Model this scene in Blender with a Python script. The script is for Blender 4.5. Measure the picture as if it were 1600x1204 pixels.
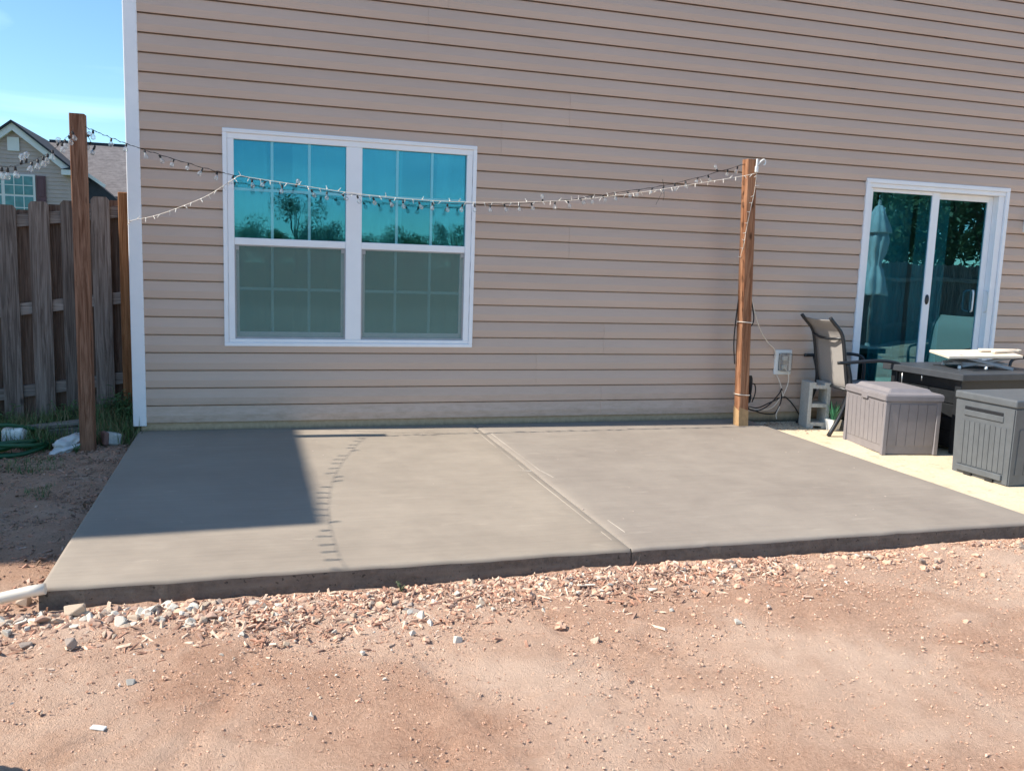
import bpy, bmesh, math, random
import numpy as np
from mathutils import Vector, Matrix, noise
R = math.radians
random.seed(7)
rng = np.random.default_rng(7)
sc = bpy.context.scene
for o in list(bpy.data.objects): bpy.data.objects.remove(o, do_unlink=True)
C = sc.collection

# ------------------------------------------------------------------ camera
cam_d = bpy.data.cameras.new('camera'); cam = bpy.data.objects.new('camera', cam_d); C.objects.link(cam)
cam_d.sensor_fit = 'HORIZONTAL'; cam_d.sensor_width = 36.0
cam_d.lens = 1351.77 / 1600 * 36.0
cam_d.clip_start = 0.05; cam_d.clip_end = 2000
cr = Vector((0.95831706, -0.28375067, 0.03337617)); cu = Vector((0.00714471, 0.14058378, 0.99004301)); cf = Vector((0.28561751, 0.94853664, -0.13675115))
M = Matrix((cr, cu, -cf)).transposed().to_4x4()
M.translation = Vector((0.7388, -6.5588, 1.1940))
cam.matrix_world = M
sc.camera = cam
# ------------------------------------------------------------------ world
SUN = Vector((0.92, -0.044, -1.0)).normalized()          # direction the light travels
w = bpy.data.worlds.new('World'); sc.world = w; w.use_nodes = True
nt = w.node_tree; nt.nodes.clear()
out = nt.nodes.new('ShaderNodeOutputWorld'); bg = nt.nodes.new('ShaderNodeBackground')
sky = nt.nodes.new('ShaderNodeTexSky'); sky.sky_type = 'NISHITA'; sky.sun_disc = False
sky.sun_elevation = math.asin(-SUN.z)
sky.sun_rotation = math.atan2(-SUN.x, -SUN.y)
sky.air_density = 1.0; sky.dust_density = 0.0; sky.ozone_density = 1.6
tint = nt.nodes.new('ShaderNodeMix'); tint.data_type = 'RGBA'; tint.blend_type = 'MULTIPLY'; tint.inputs[0].default_value = 1.0
tint.inputs[7].default_value = (0.69, 0.89, 1.0, 1)
tc = nt.nodes.new('ShaderNodeTexCoord'); mp = nt.nodes.new('ShaderNodeMapping'); mp.inputs['Scale'].default_value = (1.1, 1.1, 5.0)
nz = nt.nodes.new('ShaderNodeTexNoise'); nz.inputs['Scale'].default_value = 2.2; nz.inputs['Detail'].default_value = 7; nz.inputs['Distortion'].default_value = 0.5
rp = nt.nodes.new('ShaderNodeValToRGB'); rp.color_ramp.elements[0].position = 0.53; rp.color_ramp.elements[1].position = 0.80
rp.color_ramp.elements[1].color = (0.5, 0.5, 0.5, 1)
cl = nt.nodes.new('ShaderNodeMix'); cl.data_type = 'RGBA'; cl.inputs[7].default_value = (6.6, 9.0, 9.9, 1)
L = nt.links.new
L(sky.outputs[0], tint.inputs[6]); L(tc.outputs['Generated'], mp.inputs[0]); L(mp.outputs[0], nz.inputs['Vector']); L(nz.outputs['Fac'], rp.inputs[0])
L(rp.outputs[0], cl.inputs[0]); L(tint.outputs[2], cl.inputs[6]); L(cl.outputs[2], bg.inputs['Color']); L(bg.outputs[0], out.inputs[0])
bg.inputs['Strength'].default_value = 0.118
# ------------------------------------------------------------------ sun and exposure
sd = bpy.data.lights.new('sun', 'SUN'); so = bpy.data.objects.new('sun', sd); C.objects.link(so)
sd.energy = 4.4; sd.angle = R(0.53); sd.color = (1.0, 0.93, 0.82)
so.rotation_euler = SUN.to_track_quat('-Z', 'Y').to_euler(); so.location = (-8, 1, 12)
sc.render.engine = 'CYCLES'
sc.view_settings.view_transform = 'Standard'; sc.view_settings.look = 'None'
sc.view_settings.exposure = 0.82; sc.view_settings.gamma = 1.0; sc.view_settings.use_curve_mapping = False

# ================================================================== materials
MATS = {}
def newmat(name):
    m = bpy.data.materials.new(name); m.use_nodes = True; n = m.node_tree.nodes; b = n.get('Principled BSDF'); return m, m.node_tree, b
def nd(t, kind, **kw):
    n = t.nodes.new(kind)
    for k, v in kw.items():
        if k in n.inputs: n.inputs[k].default_value = v
        else: setattr(n, k, v)
    return n
def mixc(t, fac, a, b, blend='MIX'):
    m = t.nodes.new('ShaderNodeMix'); m.data_type = 'RGBA'; m.blend_type = blend; m.clamp_factor = True
    for s, v in ((0, fac), (6, a), (7, b)):
        if isinstance(v, (int, float)): m.inputs[s].default_value = v
        elif isinstance(v, tuple): m.inputs[s].default_value = (v + (1,))[:4]
        else: t.links.new(v, m.inputs[s])
    return m.outputs[2]
def coords(t, scale=(1, 1, 1), kind='Object', loc=(0, 0, 0)):
    if kind == 'World': src = t.nodes.new('ShaderNodeNewGeometry').outputs['Position']
    else: src = t.nodes.new('ShaderNodeTexCoord').outputs[kind]
    mp = t.nodes.new('ShaderNodeMapping'); mp.inputs['Scale'].default_value = scale; mp.inputs['Location'].default_value = loc
    t.links.new(src, mp.inputs[0]); return mp.outputs[0]
def noise_f(t, vec, scale, detail=4, rough=0.55, dist=0.0):
    n = nd(t, 'ShaderNodeTexNoise', Scale=scale, Detail=detail, Roughness=rough, Distortion=dist); t.links.new(vec, n.inputs['Vector']); return n.outputs['Fac']
def ramp(t, fac, p0, p1, c0=(0, 0, 0), c1=(1, 1, 1)):
    r = t.nodes.new('ShaderNodeValToRGB'); e = r.color_ramp.elements; e[0].position = p0; e[1].position = p1
    e[0].color = c0 + (1,); e[1].color = c1 + (1,); t.links.new(fac, r.inputs[0]); return r.outputs[0]
def bump(t, b, h, strength=0.3, dist=0.01):
    n = nd(t, 'ShaderNodeBump', Strength=strength, Distance=dist); t.links.new(h, n.inputs['Height']); t.links.new(n.outputs[0], b.inputs['Normal'])
def objrand(t):
    return t.nodes.new('ShaderNodeObjectInfo').outputs['Random']
def simple(name, c, rough=0.5, var=0.12, scale=20, bmp=0.1, metal=0.0, kind='Object', rand=0.0, stretch=(1, 1, 1), spec=None):
    m, t, b = newmat(name)
    v = coords(t, stretch, kind)
    f = noise_f(t, v, scale, 5)
    dark = tuple(max(0, x * (1 - var)) for x in c); lite = tuple(min(1, x * (1 + var)) for x in c)
    col = mixc(t, ramp(t, f, .3, .7), dark, lite)
    if rand:
        r = objrand(t); col = mixc(t, r, mixc(t, 1.0, col, (1 - rand,) * 3, 'MULTIPLY'), col)
    t.links.new(col, b.inputs['Base Color']); b.inputs['Roughness'].default_value = rough; b.inputs['Metallic'].default_value = metal
    if spec is not None: b.inputs['Specular IOR Level'].default_value = spec
    if bmp: bump(t, b, f, bmp, 0.004)
    MATS[name] = m; return m
def wood(name, c1, c2, axis='Z', rough=0.8, scale=1.0, rand=0.15, knots=True):
    m, t, b = newmat(name)
    st = {'Z': (9, 9, .55), 'X': (.55, 9, 9), 'Y': (9, .55, 9)}[axis]
    st = tuple(s * scale for s in st)
    src = t.nodes.new('ShaderNodeTexCoord').outputs['Object']
    r = objrand(t)
    off = t.nodes.new('ShaderNodeVectorMath'); off.operation = 'SCALE'; off.inputs[0].default_value = (13.0, 7.0, 21.0); t.links.new(r, off.inputs['Scale'])
    ad = t.nodes.new('ShaderNodeVectorMath'); ad.operation = 'ADD'; t.links.new(src, ad.inputs[0]); t.links.new(off.outputs[0], ad.inputs[1])
    mp = t.nodes.new('ShaderNodeMapping'); mp.inputs['Scale'].default_value = st; t.links.new(ad.outputs[0], mp.inputs[0])
    g = noise_f(t, mp.outputs[0], 3.4, 6, .65, 1.6)
    mp2 = t.nodes.new('ShaderNodeMapping'); mp2.inputs['Scale'].default_value = tuple(s * (6 if s > 1 else 1.4) for s in st); t.links.new(ad.outputs[0], mp2.inputs[0])
    g2 = noise_f(t, mp2.outputs[0], 3.0, 4, .7)
    col = mixc(t, ramp(t, g, .40, .60), c1, c2)
    col = mixc(t, ramp(t, g2, .35, .75), mixc(t, 1.0, col, (.50, .47, .45), 'MULTIPLY'), col)
    if knots:
        vo = nd(t, 'ShaderNodeTexVoronoi', Scale=1.0, Randomness=1.0)
        mp3 = t.nodes.new('ShaderNodeMapping'); k = {'Z': (7, 7, 3.2), 'X': (3.2, 7, 7), 'Y': (7, 3.2, 7)}[axis]; mp3.inputs['Scale'].default_value = k
        t.links.new(ad.outputs[0], mp3.inputs[0]); t.links.new(mp3.outputs[0], vo.inputs['Vector'])
        kf = ramp(t, vo.outputs['Distance'], .05, .13, (1, 1, 1), (0, 0, 0))
        col = mixc(t, kf, col, tuple(x * .35 for x in c1))
    if rand: col = mixc(t, r, mixc(t, 1.0, col, (1 - rand * 1.6,) * 3, 'MULTIPLY'), col)
    t.links.new(col, b.inputs['Base Color']); b.inputs['Roughness'].default_value = rough; b.inputs['Specular IOR Level'].default_value = .2
    h = t.nodes.new('ShaderNodeMath'); h.operation = 'ADD'; t.links.new(g, h.inputs[0]); t.links.new(g2, h.inputs[1])
    bump(t, b, h.outputs[0], .45, .004)
    MATS[name] = m; return m

# vinyl siding
m, t, b = newmat('siding')
v = coords(t, (.25, 1, 1), 'World'); f = noise_f(t, v, 3.0, 4); v2 = coords(t, (2, 60, 60), 'World'); f2 = noise_f(t, v2, 4.0, 4)
col = mixc(t, ramp(t, f, .3, .7), (.580, .434, .342), (.628, .470, .372))
col = mixc(t, ramp(t, f2, .3, .75), mixc(t, 1.0, col, (.94, .94, .95), 'MULTIPLY'), col)
r = objrand(t); col = mixc(t, r, mixc(t, 1.0, col, (.955, .955, .96), 'MULTIPLY'), col)
t.links.new(col, b.inputs['Base Color']); b.inputs['Roughness'].default_value = .52; b.inputs['Specular IOR Level'].default_value = .35
sz_ = t.nodes.new('ShaderNodeSeparateXYZ'); gg_ = t.nodes.new('ShaderNodeNewGeometry'); t.links.new(gg_.outputs['Position'], sz_.inputs[0])
ds = nd(t, 'ShaderNodeMapRange'); ds.inputs['From Min'].default_value = .26; ds.inputs['From Max'].default_value = .0; ds.inputs['To Max'].default_value = .6; t.links.new(sz_.outputs['Z'], ds.inputs['Value'])
dn = nd(t, 'ShaderNodeMath', operation='MULTIPLY'); t.links.new(ds.outputs[0], dn.inputs[0]); t.links.new(ramp(t, noise_f(t, coords(t, (3, 3, 9), 'World'), 3.0, 5, .7), .42, .7), dn.inputs[1])
col = mixc(t, dn.outputs[0], col, (.36, .25, .17)); t.links.new(col, b.inputs['Base Color'])
bump(t, b, f2, .2, .002); MATS['siding'] = m

simple('white_vinyl', (.85, .86, .88), .42, .025, 8, .03)
simple('white_plastic', (.78, .79, .77), .4, .06, 9, .05)
simple('black_metal', (.018, .02, .024), .38, .25, 30, .05)
simple('dark_rubber', (.02, .018, .018), .55, .25, 30, .05)
simple('interior_paint', (.45, .50, .50), .9, .08, 3, 0)
simple('interior_floor', (.10, .085, .07), .6, .2, 3, 0)
simple('sheathing', (.30, .25, .23), .8, .1, 5, 0)
m = simple('curtain', (.62, .70, .72), .9, .12, 6, .1)
simple('screw_zinc', (.5, .5, .5), .4, .1, 20, 0, metal=.9)

# foundation with algae staining
m, t, b = newmat('foundation')
v = coords(t, (1, 1, 1), 'World'); f = noise_f(t, v, 26, 6, .65); f1 = noise_f(t, v, 2.2, 3)
col = mixc(t, ramp(t, f, .3, .7), (.42, .31, .20), (.52, .40, .27))
sx = t.nodes.new('ShaderNodeSeparateXYZ'); g = t.nodes.new('ShaderNodeNewGeometry'); t.links.new(g.outputs['Position'], sx.inputs[0])
st = noise_f(t, coords(t, (9, 9, 1.5), 'World'), 3.2, 6, .7)
ma = nd(t, 'ShaderNodeMath', operation='MULTIPLY_ADD'); t.links.new(st, ma.inputs[0]); ma.inputs[1].default_value = .045; zz_ = nd(t, 'ShaderNodeMath', operation='ADD'); zz_.inputs[1].default_value = 1.0; t.links.new(sx.outputs['Z'], zz_.inputs[0]); t.links.new(zz_.outputs[0], ma.inputs[2])
col = mixc(t, ramp(t, ma.outputs[0], .940, .985, (1, 1, 1), (0, 0, 0)), col, (.11, .095, .07))
t.links.new(col, b.inputs['Base Color']); b.inputs['Roughness'].default_value = .9; bump(t, b, f, .4, .006); MATS['foundation'] = m

# fresh concrete
def concrete(name, base, warm, gx=0.0):
    m, t, b = newmat(name)
    v = coords(t, (1, 1, 1), 'World'); big = noise_f(t, v, 1.1, 5, .6, .4); mid = noise_f(t, v, 7, 5, .6)
    trowel = noise_f(t, coords(t, (1.3, 22, 1), 'World'), 2.2, 6, .62, .6); fine = noise_f(t, v, 240, 3, .6)
    col = mixc(t, ramp(t, big, .32, .68), base, warm)
    col = mixc(t, ramp(t, trowel, .28, .72), mixc(t, 1.0, col, (.895, .90, .90), 'MULTIPLY'), col)
    col = mixc(t, ramp(t, mid, .3, .75), mixc(t, 1.0, col, (.90, .90, .905), 'MULTIPLY'), col)
    # pale efflorescence patches, drag marks
    ef = noise_f(t, coords(t, (1.6, 9, 1), 'World', (3, 5, 0)), 1.6, 5, .6, .3)
    col = mixc(t, ramp(t, ef, .63, .78, (0, 0, 0), (.45, .45, .45)), col, tuple(min(1, x * 1.35) for x in warm))
    sp = nd(t, 'ShaderNodeTexVoronoi', Scale=34.0, Randomness=1.0); t.links.new(v, sp.inputs['Vector'])
    col = mixc(t, ramp(t, sp.outputs['Distance'], .035, .06, (.5, .5, .5), (0, 0, 0)), col, tuple(x * .45 for x in base))
    t.links.new(col, b.inputs['Base Color'])
    rr = ramp(t, mid, .3, .7, (.62, .62, .62), (.82, .82, .82)); t.links.new(rr, b.inputs['Roughness']); b.inputs['Specular IOR Level'].default_value = .3
    ad = nd(t, 'ShaderNodeMath', operation='ADD'); t.links.new(trowel, ad.inputs[0]); ml = nd(t, 'ShaderNodeMath', operation='MULTIPLY'); t.links.new(fine, ml.inputs[0]); ml.inputs[1].default_value = .35
    t.links.new(ml.outputs[0], ad.inputs[1]); bump(t, b, ad.outputs[0], .22, .004)
    MATS[name] = m; return m
concrete('concrete_left', (.302, .253, .203), (.368, .310, .249))
concrete('concrete_right', (.280, .237, .199), (.336, .288, .241))
concrete('concrete_dust', (.44, .39, .33), (.47, .42, .36))
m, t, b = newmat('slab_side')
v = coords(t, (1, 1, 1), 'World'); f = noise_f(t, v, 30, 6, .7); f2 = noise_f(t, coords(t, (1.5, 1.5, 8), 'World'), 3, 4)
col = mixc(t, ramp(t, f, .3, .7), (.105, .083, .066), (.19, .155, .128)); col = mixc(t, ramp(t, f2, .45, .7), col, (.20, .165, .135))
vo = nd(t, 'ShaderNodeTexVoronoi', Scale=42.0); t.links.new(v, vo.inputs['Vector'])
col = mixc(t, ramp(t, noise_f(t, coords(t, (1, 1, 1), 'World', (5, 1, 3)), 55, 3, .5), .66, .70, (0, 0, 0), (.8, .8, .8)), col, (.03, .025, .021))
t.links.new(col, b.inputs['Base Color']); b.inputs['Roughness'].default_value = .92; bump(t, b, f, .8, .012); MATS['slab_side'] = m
m, t, b = newmat('old_concrete')
v = coords(t, (1, 1, 1), 'World'); f = noise_f(t, v, 2.2, 6, .65); f2 = noise_f(t, v, 60, 4, .6); f3 = noise_f(t, coords(t, (1, 1, 1), 'World', (9, 2, 0)), 9, 5, .7)
col = mixc(t, ramp(t, f, .3, .7), (.66, .54, .37), (.80, .67, .48)); col = mixc(t, ramp(t, f2, .3, .7), mixc(t, 1.0, col, (.76, .74, .71), 'MULTIPLY'), col)
col = mixc(t, ramp(t, f3, .55, .70, (0, 0, 0), (.85, .85, .85)), col, (.40, .31, .20))
t.links.new(col, b.inputs['Base Color']); b.inputs['Roughness'].default_value = .9; bump(t, b, f2, .35, .005); MATS['old_concrete'] = m

# ground: red clay dirt, grass beyond the yard
m, t, b = newmat('dirt')
v = coords(t, (1, 1, 1), 'World'); big = noise_f(t, v, .9, 6, .62, .4); mid = noise_f(t, v, 6, 6, .65); fine = noise_f(t, v, 85, 5, .7); grit = noise_f(t, v, 260, 3, .7)
col = mixc(t, ramp(t, big, .34, .66), (.740, .465, .325), (.860, .605, .450))
col = mixc(t, ramp(t, mid, .35, .70), mixc(t, 1.0, col, (.84, .80, .78), 'MULTIPLY'), col)
col = mixc(t, ramp(t, fine, .30, .70), mixc(t, 1.0, col, (.68, .63, .61), 'MULTIPLY'), col)
col = mixc(t, ramp(t, grit, .60, .72, (0, 0, 0), (.5, .5, .5)), col, (.82, .68, .54))
pale = noise_f(t, coords(t, (1, 1, 1), 'World', (4, 8, 0)), 1.4, 5, .6, .6)
col = mixc(t, ramp(t, pale, .46, .66, (0, 0, 0), (.65, .65, .65)), col, (.82, .61, .47))
sx = t.nodes.new('ShaderNodeSeparateXYZ'); g = t.nodes.new('ShaderNodeNewGeometry'); t.links.new(g.outputs['Position'], sx.inputs[0])
# darker soil left of the slab with house shade painted in, lawn far from the house
def band(src, a, bb):
    mr = nd(t, 'ShaderNodeMapRange'); mr.inputs['From Min'].default_value = a; mr.inputs['From Max'].default_value = bb; t.links.new(src, mr.inputs['Value']); return mr.outputs[0]
wob = nd(t, 'ShaderNodeMath', operation='MULTIPLY_ADD'); t.links.new(mid, wob.inputs[0]); wob.inputs[1].default_value = .5; t.links.new(sx.outputs['X'], wob.inputs[2])
wob2 = nd(t, 'ShaderNodeMath', operation='MULTIPLY_ADD'); t.links.new(mid, wob2.inputs[0]); wob2.inputs[1].default_value = .6; t.links.new(sx.outputs['Y'], wob2.inputs[2])
soil_shade = nd(t, 'ShaderNodeMath', operation='MULTIPLY'); t.links.new(band(wob.outputs[0], .25, .1), soil_shade.inputs[0]); t.links.new(band(wob2.outputs[0], -2.75, -2.35), soil_shade.inputs[1])
hc = mixc(t, ramp(t, fine, .3, .7), (.30, .165, .100), (.58, .36, .23))
hh = nd(t, 'ShaderNodeMath', operation='MULTIPLY'); t.links.new(soil_shade.outputs[0], hh.inputs[0]); hh.inputs[1].default_value = .35; col = mixc(t, hh.outputs[0], col, hc)
lawnc = mixc(t, ramp(t, fine, .3, .7), (.05, .085, .025), (.11, .14, .05))
far = band(sx.outputs['Y'], -17, -20); col = mixc(t, far, col, lawnc)
far2 = band(sx.outputs['Y'], 3.5, 5.0); col = mixc(t, far2, col, lawnc)
t.links.new(col, b.inputs['Base Color']); b.inputs['Roughness'].default_value = .95; b.inputs['Specular IOR Level'].default_value = .12
ad = nd(t, 'ShaderNodeMath', operation='ADD'); t.links.new(fine, ad.inputs[0]); t.links.new(grit, ad.inputs[1]); bump(t, b, ad.outputs[0], .9, .016); MATS['dirt'] = m

# glass: tinted low-e pane that mirrors the yard and lets a little of the room through
def glass(name, refl, gt, tt):
    m = bpy.data.materials.new(name); m.use_nodes = True; t = m.node_tree; t.nodes.clear()
    o = t.nodes.new('ShaderNodeOutputMaterial'); mx = t.nodes.new('ShaderNodeMixShader'); tr = t.nodes.new('ShaderNodeBsdfTransparent'); gl = t.nodes.new('ShaderNodeBsdfGlossy')
    tr.inputs[0].default_value = tt + (1,); gl.inputs['Color'].default_value = gt + (1,); gl.inputs['Roughness'].default_value = .004
    v = coords(t, (1, 1, 1), 'World'); wv = noise_f(t, v, 2.2, 2, .5)
    bp = nd(t, 'ShaderNodeBump', Strength=.05, Distance=.02); t.links.new(wv, bp.inputs['Height']); t.links.new(bp.outputs[0], gl.inputs['Normal'])
    fr = nd(t, 'ShaderNodeLayerWeight', Blend=.25); mr = nd(t, 'ShaderNodeMapRange'); mr.inputs['To Min'].default_value = refl; mr.inputs['To Max'].default_value = .95
    t.links.new(fr.outputs['Fresnel'], mr.inputs['Value']); t.links.new(mr.outputs[0], mx.inputs[0])
    t.links.new(tr.outputs[0], mx.inputs[1]); t.links.new(gl.outputs[0], mx.inputs[2]); t.links.new(mx.outputs[0], o.inputs[0]); MATS[name] = m
glass('outer_glass', .05, (.30, .80, .95), (.80, .95, .97))
glass('window_glass', .27, (.14, .42, .52), (.72, .94, .93))
glass('door_glass', .20, (.36, .78, .92), (.32, .68, .72))
m = bpy.data.materials.new('insect_screen'); m.use_nodes = True; t = m.node_tree; t.nodes.clear()
o_ = t.nodes.new('ShaderNodeOutputMaterial'); mx = t.nodes.new('ShaderNodeMixShader'); tr = t.nodes.new('ShaderNodeBsdfTransparent'); df = t.nodes.new('ShaderNodeBsdfDiffuse')
df.inputs[0].default_value = (.23, .34, .30, 1); mx.inputs[0].default_value = .36
t.links.new(tr.outputs[0], mx.inputs[1]); t.links.new(df.outputs[0], mx.inputs[2]); t.links.new(mx.outputs[0], o_.inputs[0]); MATS['insect_screen'] = m
m = bpy.data.materials.new('bulb_glass'); m.use_nodes = True; t = m.node_tree; t.nodes.clear()
o_ = t.nodes.new('ShaderNodeOutputMaterial'); mx = t.nodes.new('ShaderNodeMixShader'); tr = t.nodes.new('ShaderNodeBsdfTransparent'); gl = t.nodes.new('ShaderNodeBsdfGlossy'); mx2 = t.nodes.new('ShaderNodeMixShader'); df = t.nodes.new('ShaderNodeBsdfDiffuse')
tr.inputs[0].default_value = (.93, .95, .96, 1); gl.inputs['Roughness'].default_value = .03; df.inputs[0].default_value = (.85, .85, .82, 1)
lw = nd(t, 'ShaderNodeLayerWeight', Blend=.35); mx2.inputs[0].default_value = .15
t.links.new(lw.outputs['Facing'], mx.inputs[0]); t.links.new(tr.outputs[0], mx2.inputs[1]); t.links.new(df.outputs[0], mx2.inputs[2]); t.links.new(mx2.outputs[0], mx.inputs[1]); t.links.new(gl.outputs[0], mx.inputs[2]); t.links.new(mx.outputs[0], o_.inputs[0]); MATS['bulb_glass'] = m

wood('post_wood', (.215, .098, .056), (.42, .23, .15), 'Z', .75, 1.0, .05)
wood('post_wood_warm', (.32, .135, .066), (.58, .30, .17), 'Z', .75, 1.0, .05)
wood('fence_wood', (.25, .20, .175), (.46, .39, .35), 'Z', .9, .9, .30)
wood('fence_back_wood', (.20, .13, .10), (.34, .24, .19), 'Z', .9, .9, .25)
wood('fence_rail_wood', (.30, .25, .225), (.50, .44, .40), 'X', .9, .9, .2, False)
wood('fence_orange_wood', (.34, .15, .065), (.5, .25, .12), 'Z', .85, .9, .1)
wood('grey_board_wood', (.24, .22, .20), (.38, .36, .33), 'X', .9, 1.0, .1, False)
simple('cut_wood', (.44, .27, .13), .8, .15, 30, .1)
simple('box_taupe', (.235, .215, .222), .5, .06, 14, .06)
simple('box_charcoal', (.105, .115, .125), .48, .10, 14, .08)
simple('table_black', (.018, .02, .023), .45, .2, 20, .05)
simple('table_top', (.055, .06, .068), .4, .12, 10, .04)
simple('sling_fabric', (.33, .305, .285), .8, .06, 140, .15)
simple('cinder', (.47, .47, .44), .95, .14, 60, .5)
simple('pot_white', (.72, .73, .72), .4, .05, 20, .05)
simple('plant_green', (.05, .22, .11), .5, .25, 30, .05, rand=.3)
simple('hose_green', (.012, .085, .036), .4, .2, 20, .05)
simple('nozzle_green', (.13, .30, .035), .4, .1, 20, .0)
simple('bag_white', (.58, .58, .57), .5, .14, 12, .4)
simple('brick_red', (.22, .12, .10), .9, .15, 30, .3)
simple('pvc', (.74, .67, .56), .4, .08, 8, .08)
simple('pale_board', (.72, .62, .50), .6, .08, 14, .06)
simple('stand_metal', (.36, .35, .35), .5, .1, 14, .05)
simple('white_wire', (.74, .66, .56), .5, .1, 20, 0)
simple('mini_clear', (.82, .78, .70), .25, .1, 20, 0)
simple('clear_cover', (.42, .43, .40), .25, .15, 14, .0)
simple('umbrella_cloth', (.50, .52, .55), .8, .12, 8, .2)
simple('house_siding_far', (.46, .355, .32), .7, .05, 3, 0)
simple('trim_far', (.72, .70, .68), .6, .04, 3, 0)
simple('shutter', (.13, .055, .065), .6, .1, 5, 0)
m, t, b = newmat('shingle')
v = coords(t, (1, 1, 1), 'Object'); vv = coords(t, (3.0, 3.0, 3.0), 'Object'); f = noise_f(t, vv, 2.0, 5, .7); f2 = noise_f(t, coords(t, (1.2, 9, 9), 'Object'), 2.0, 4, .7)
col = mixc(t, ramp(t, f, .3, .7), (.125, .112, .112), (.225, .205, .203)); col = mixc(t, ramp(t, f2, .35, .65), mixc(t, 1.0, col, (.70, .69, .70), 'MULTIPLY'), col)
t.links.new(col, b.inputs['Base Color']); b.inputs['Roughness'].default_value = .95; MATS['shingle'] = m
simple('dark_shingle_and_shade', (.03, .033, .042), .9, .2, 5, 0)  # near-black roof colour, also the painted shade of the far side bay
simple('far_glass', (.10, .26, .27), .15, .25, 4, 0)
# rocks and chips
for nm, c in (('rock_white', (.74, .68, .58)), ('rock_buff', (.60, .46, .34)), ('rock_grey', (.44, .35, .29)), ('rock_pink', (.56, .37, .28))):
    simple(nm, c, .9, .2, 26, .6, rand=.25)
for nm, c in (('chip_red', (.45, .24, .16)), ('chip_brown', (.30, .185, .135)), ('chip_pale', (.68, .50, .37))):
    simple(nm, c, .9, .22, 45, .2)
simple('soil_crumb', (.26, .165, .11), .95, .2, 40, .2)
simple('soil_pale', (.63, .395, .272), .95, .15, 40, .1)
def leafmat(name, c1, c2):
    m, t, b = newmat(name); f = noise_f(t, coords(t, (1, 1, 1), 'World'), 1.7, 3)
    col = mixc(t, ramp(t, f, .35, .65), c1, c2); t.links.new(col, b.inputs['Base Color']); b.inputs['Roughness'].default_value = .6
    b.inputs['Transmission Weight'].default_value = 0; MATS[name] = m
leafmat('weed_dull', (.075, .095, .045), (.12, .14, .07)); leafmat('grass_green', (.050, .115, .028), (.105, .175, .060)); leafmat('grass_dry', (.20, .16, .075), (.28, .22, .12)); leafmat('weed_leaf', (.045, .115, .035), (.08, .16, .055))
leafmat('tree_leaf', (.055, .105, .035), (.10, .155, .06)); leafmat('tree_leaf_dark', (.030, .065, .026), (.06, .105, .042)); simple('bark', (.11, .085, .065), .95, .2, 10, .4)

# ================================================================== mesh helpers
def link(name, me, mat, parent=None):
    o = bpy.data.objects.new(name, me); C.objects.link(o)
    if mat is not None and len(me.materials) == 0:
        for k in (mat if isinstance(mat, (list, tuple)) else [mat]): me.materials.append(MATS[k])
    if parent is not None: o.parent = parent
    return o
def tag(o, label=None, cat=None, group=None, kind=None):
    if label: o['label'] = label
    if cat: o['category'] = cat
    if group: o['group'] = group
    if kind: o['kind'] = kind
    return o
def thing(name, label, cat, loc=(0, 0, 0), rz=0.0, group=None):
    o = bpy.data.objects.new(name, None); C.objects.link(o); o.location = loc; o.rotation_euler = (0, 0, rz); o.empty_display_size = .1
    return tag(o, label, cat, group)
def pydata(verts, faces, name='m', smooth=False):
    me = bpy.data.meshes.new(name); me.from_pydata([tuple(v) for v in verts], [], faces); me.update()
    if smooth: me.polygons.foreach_set('use_smooth', [True] * len(me.polygons))
    return me
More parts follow.
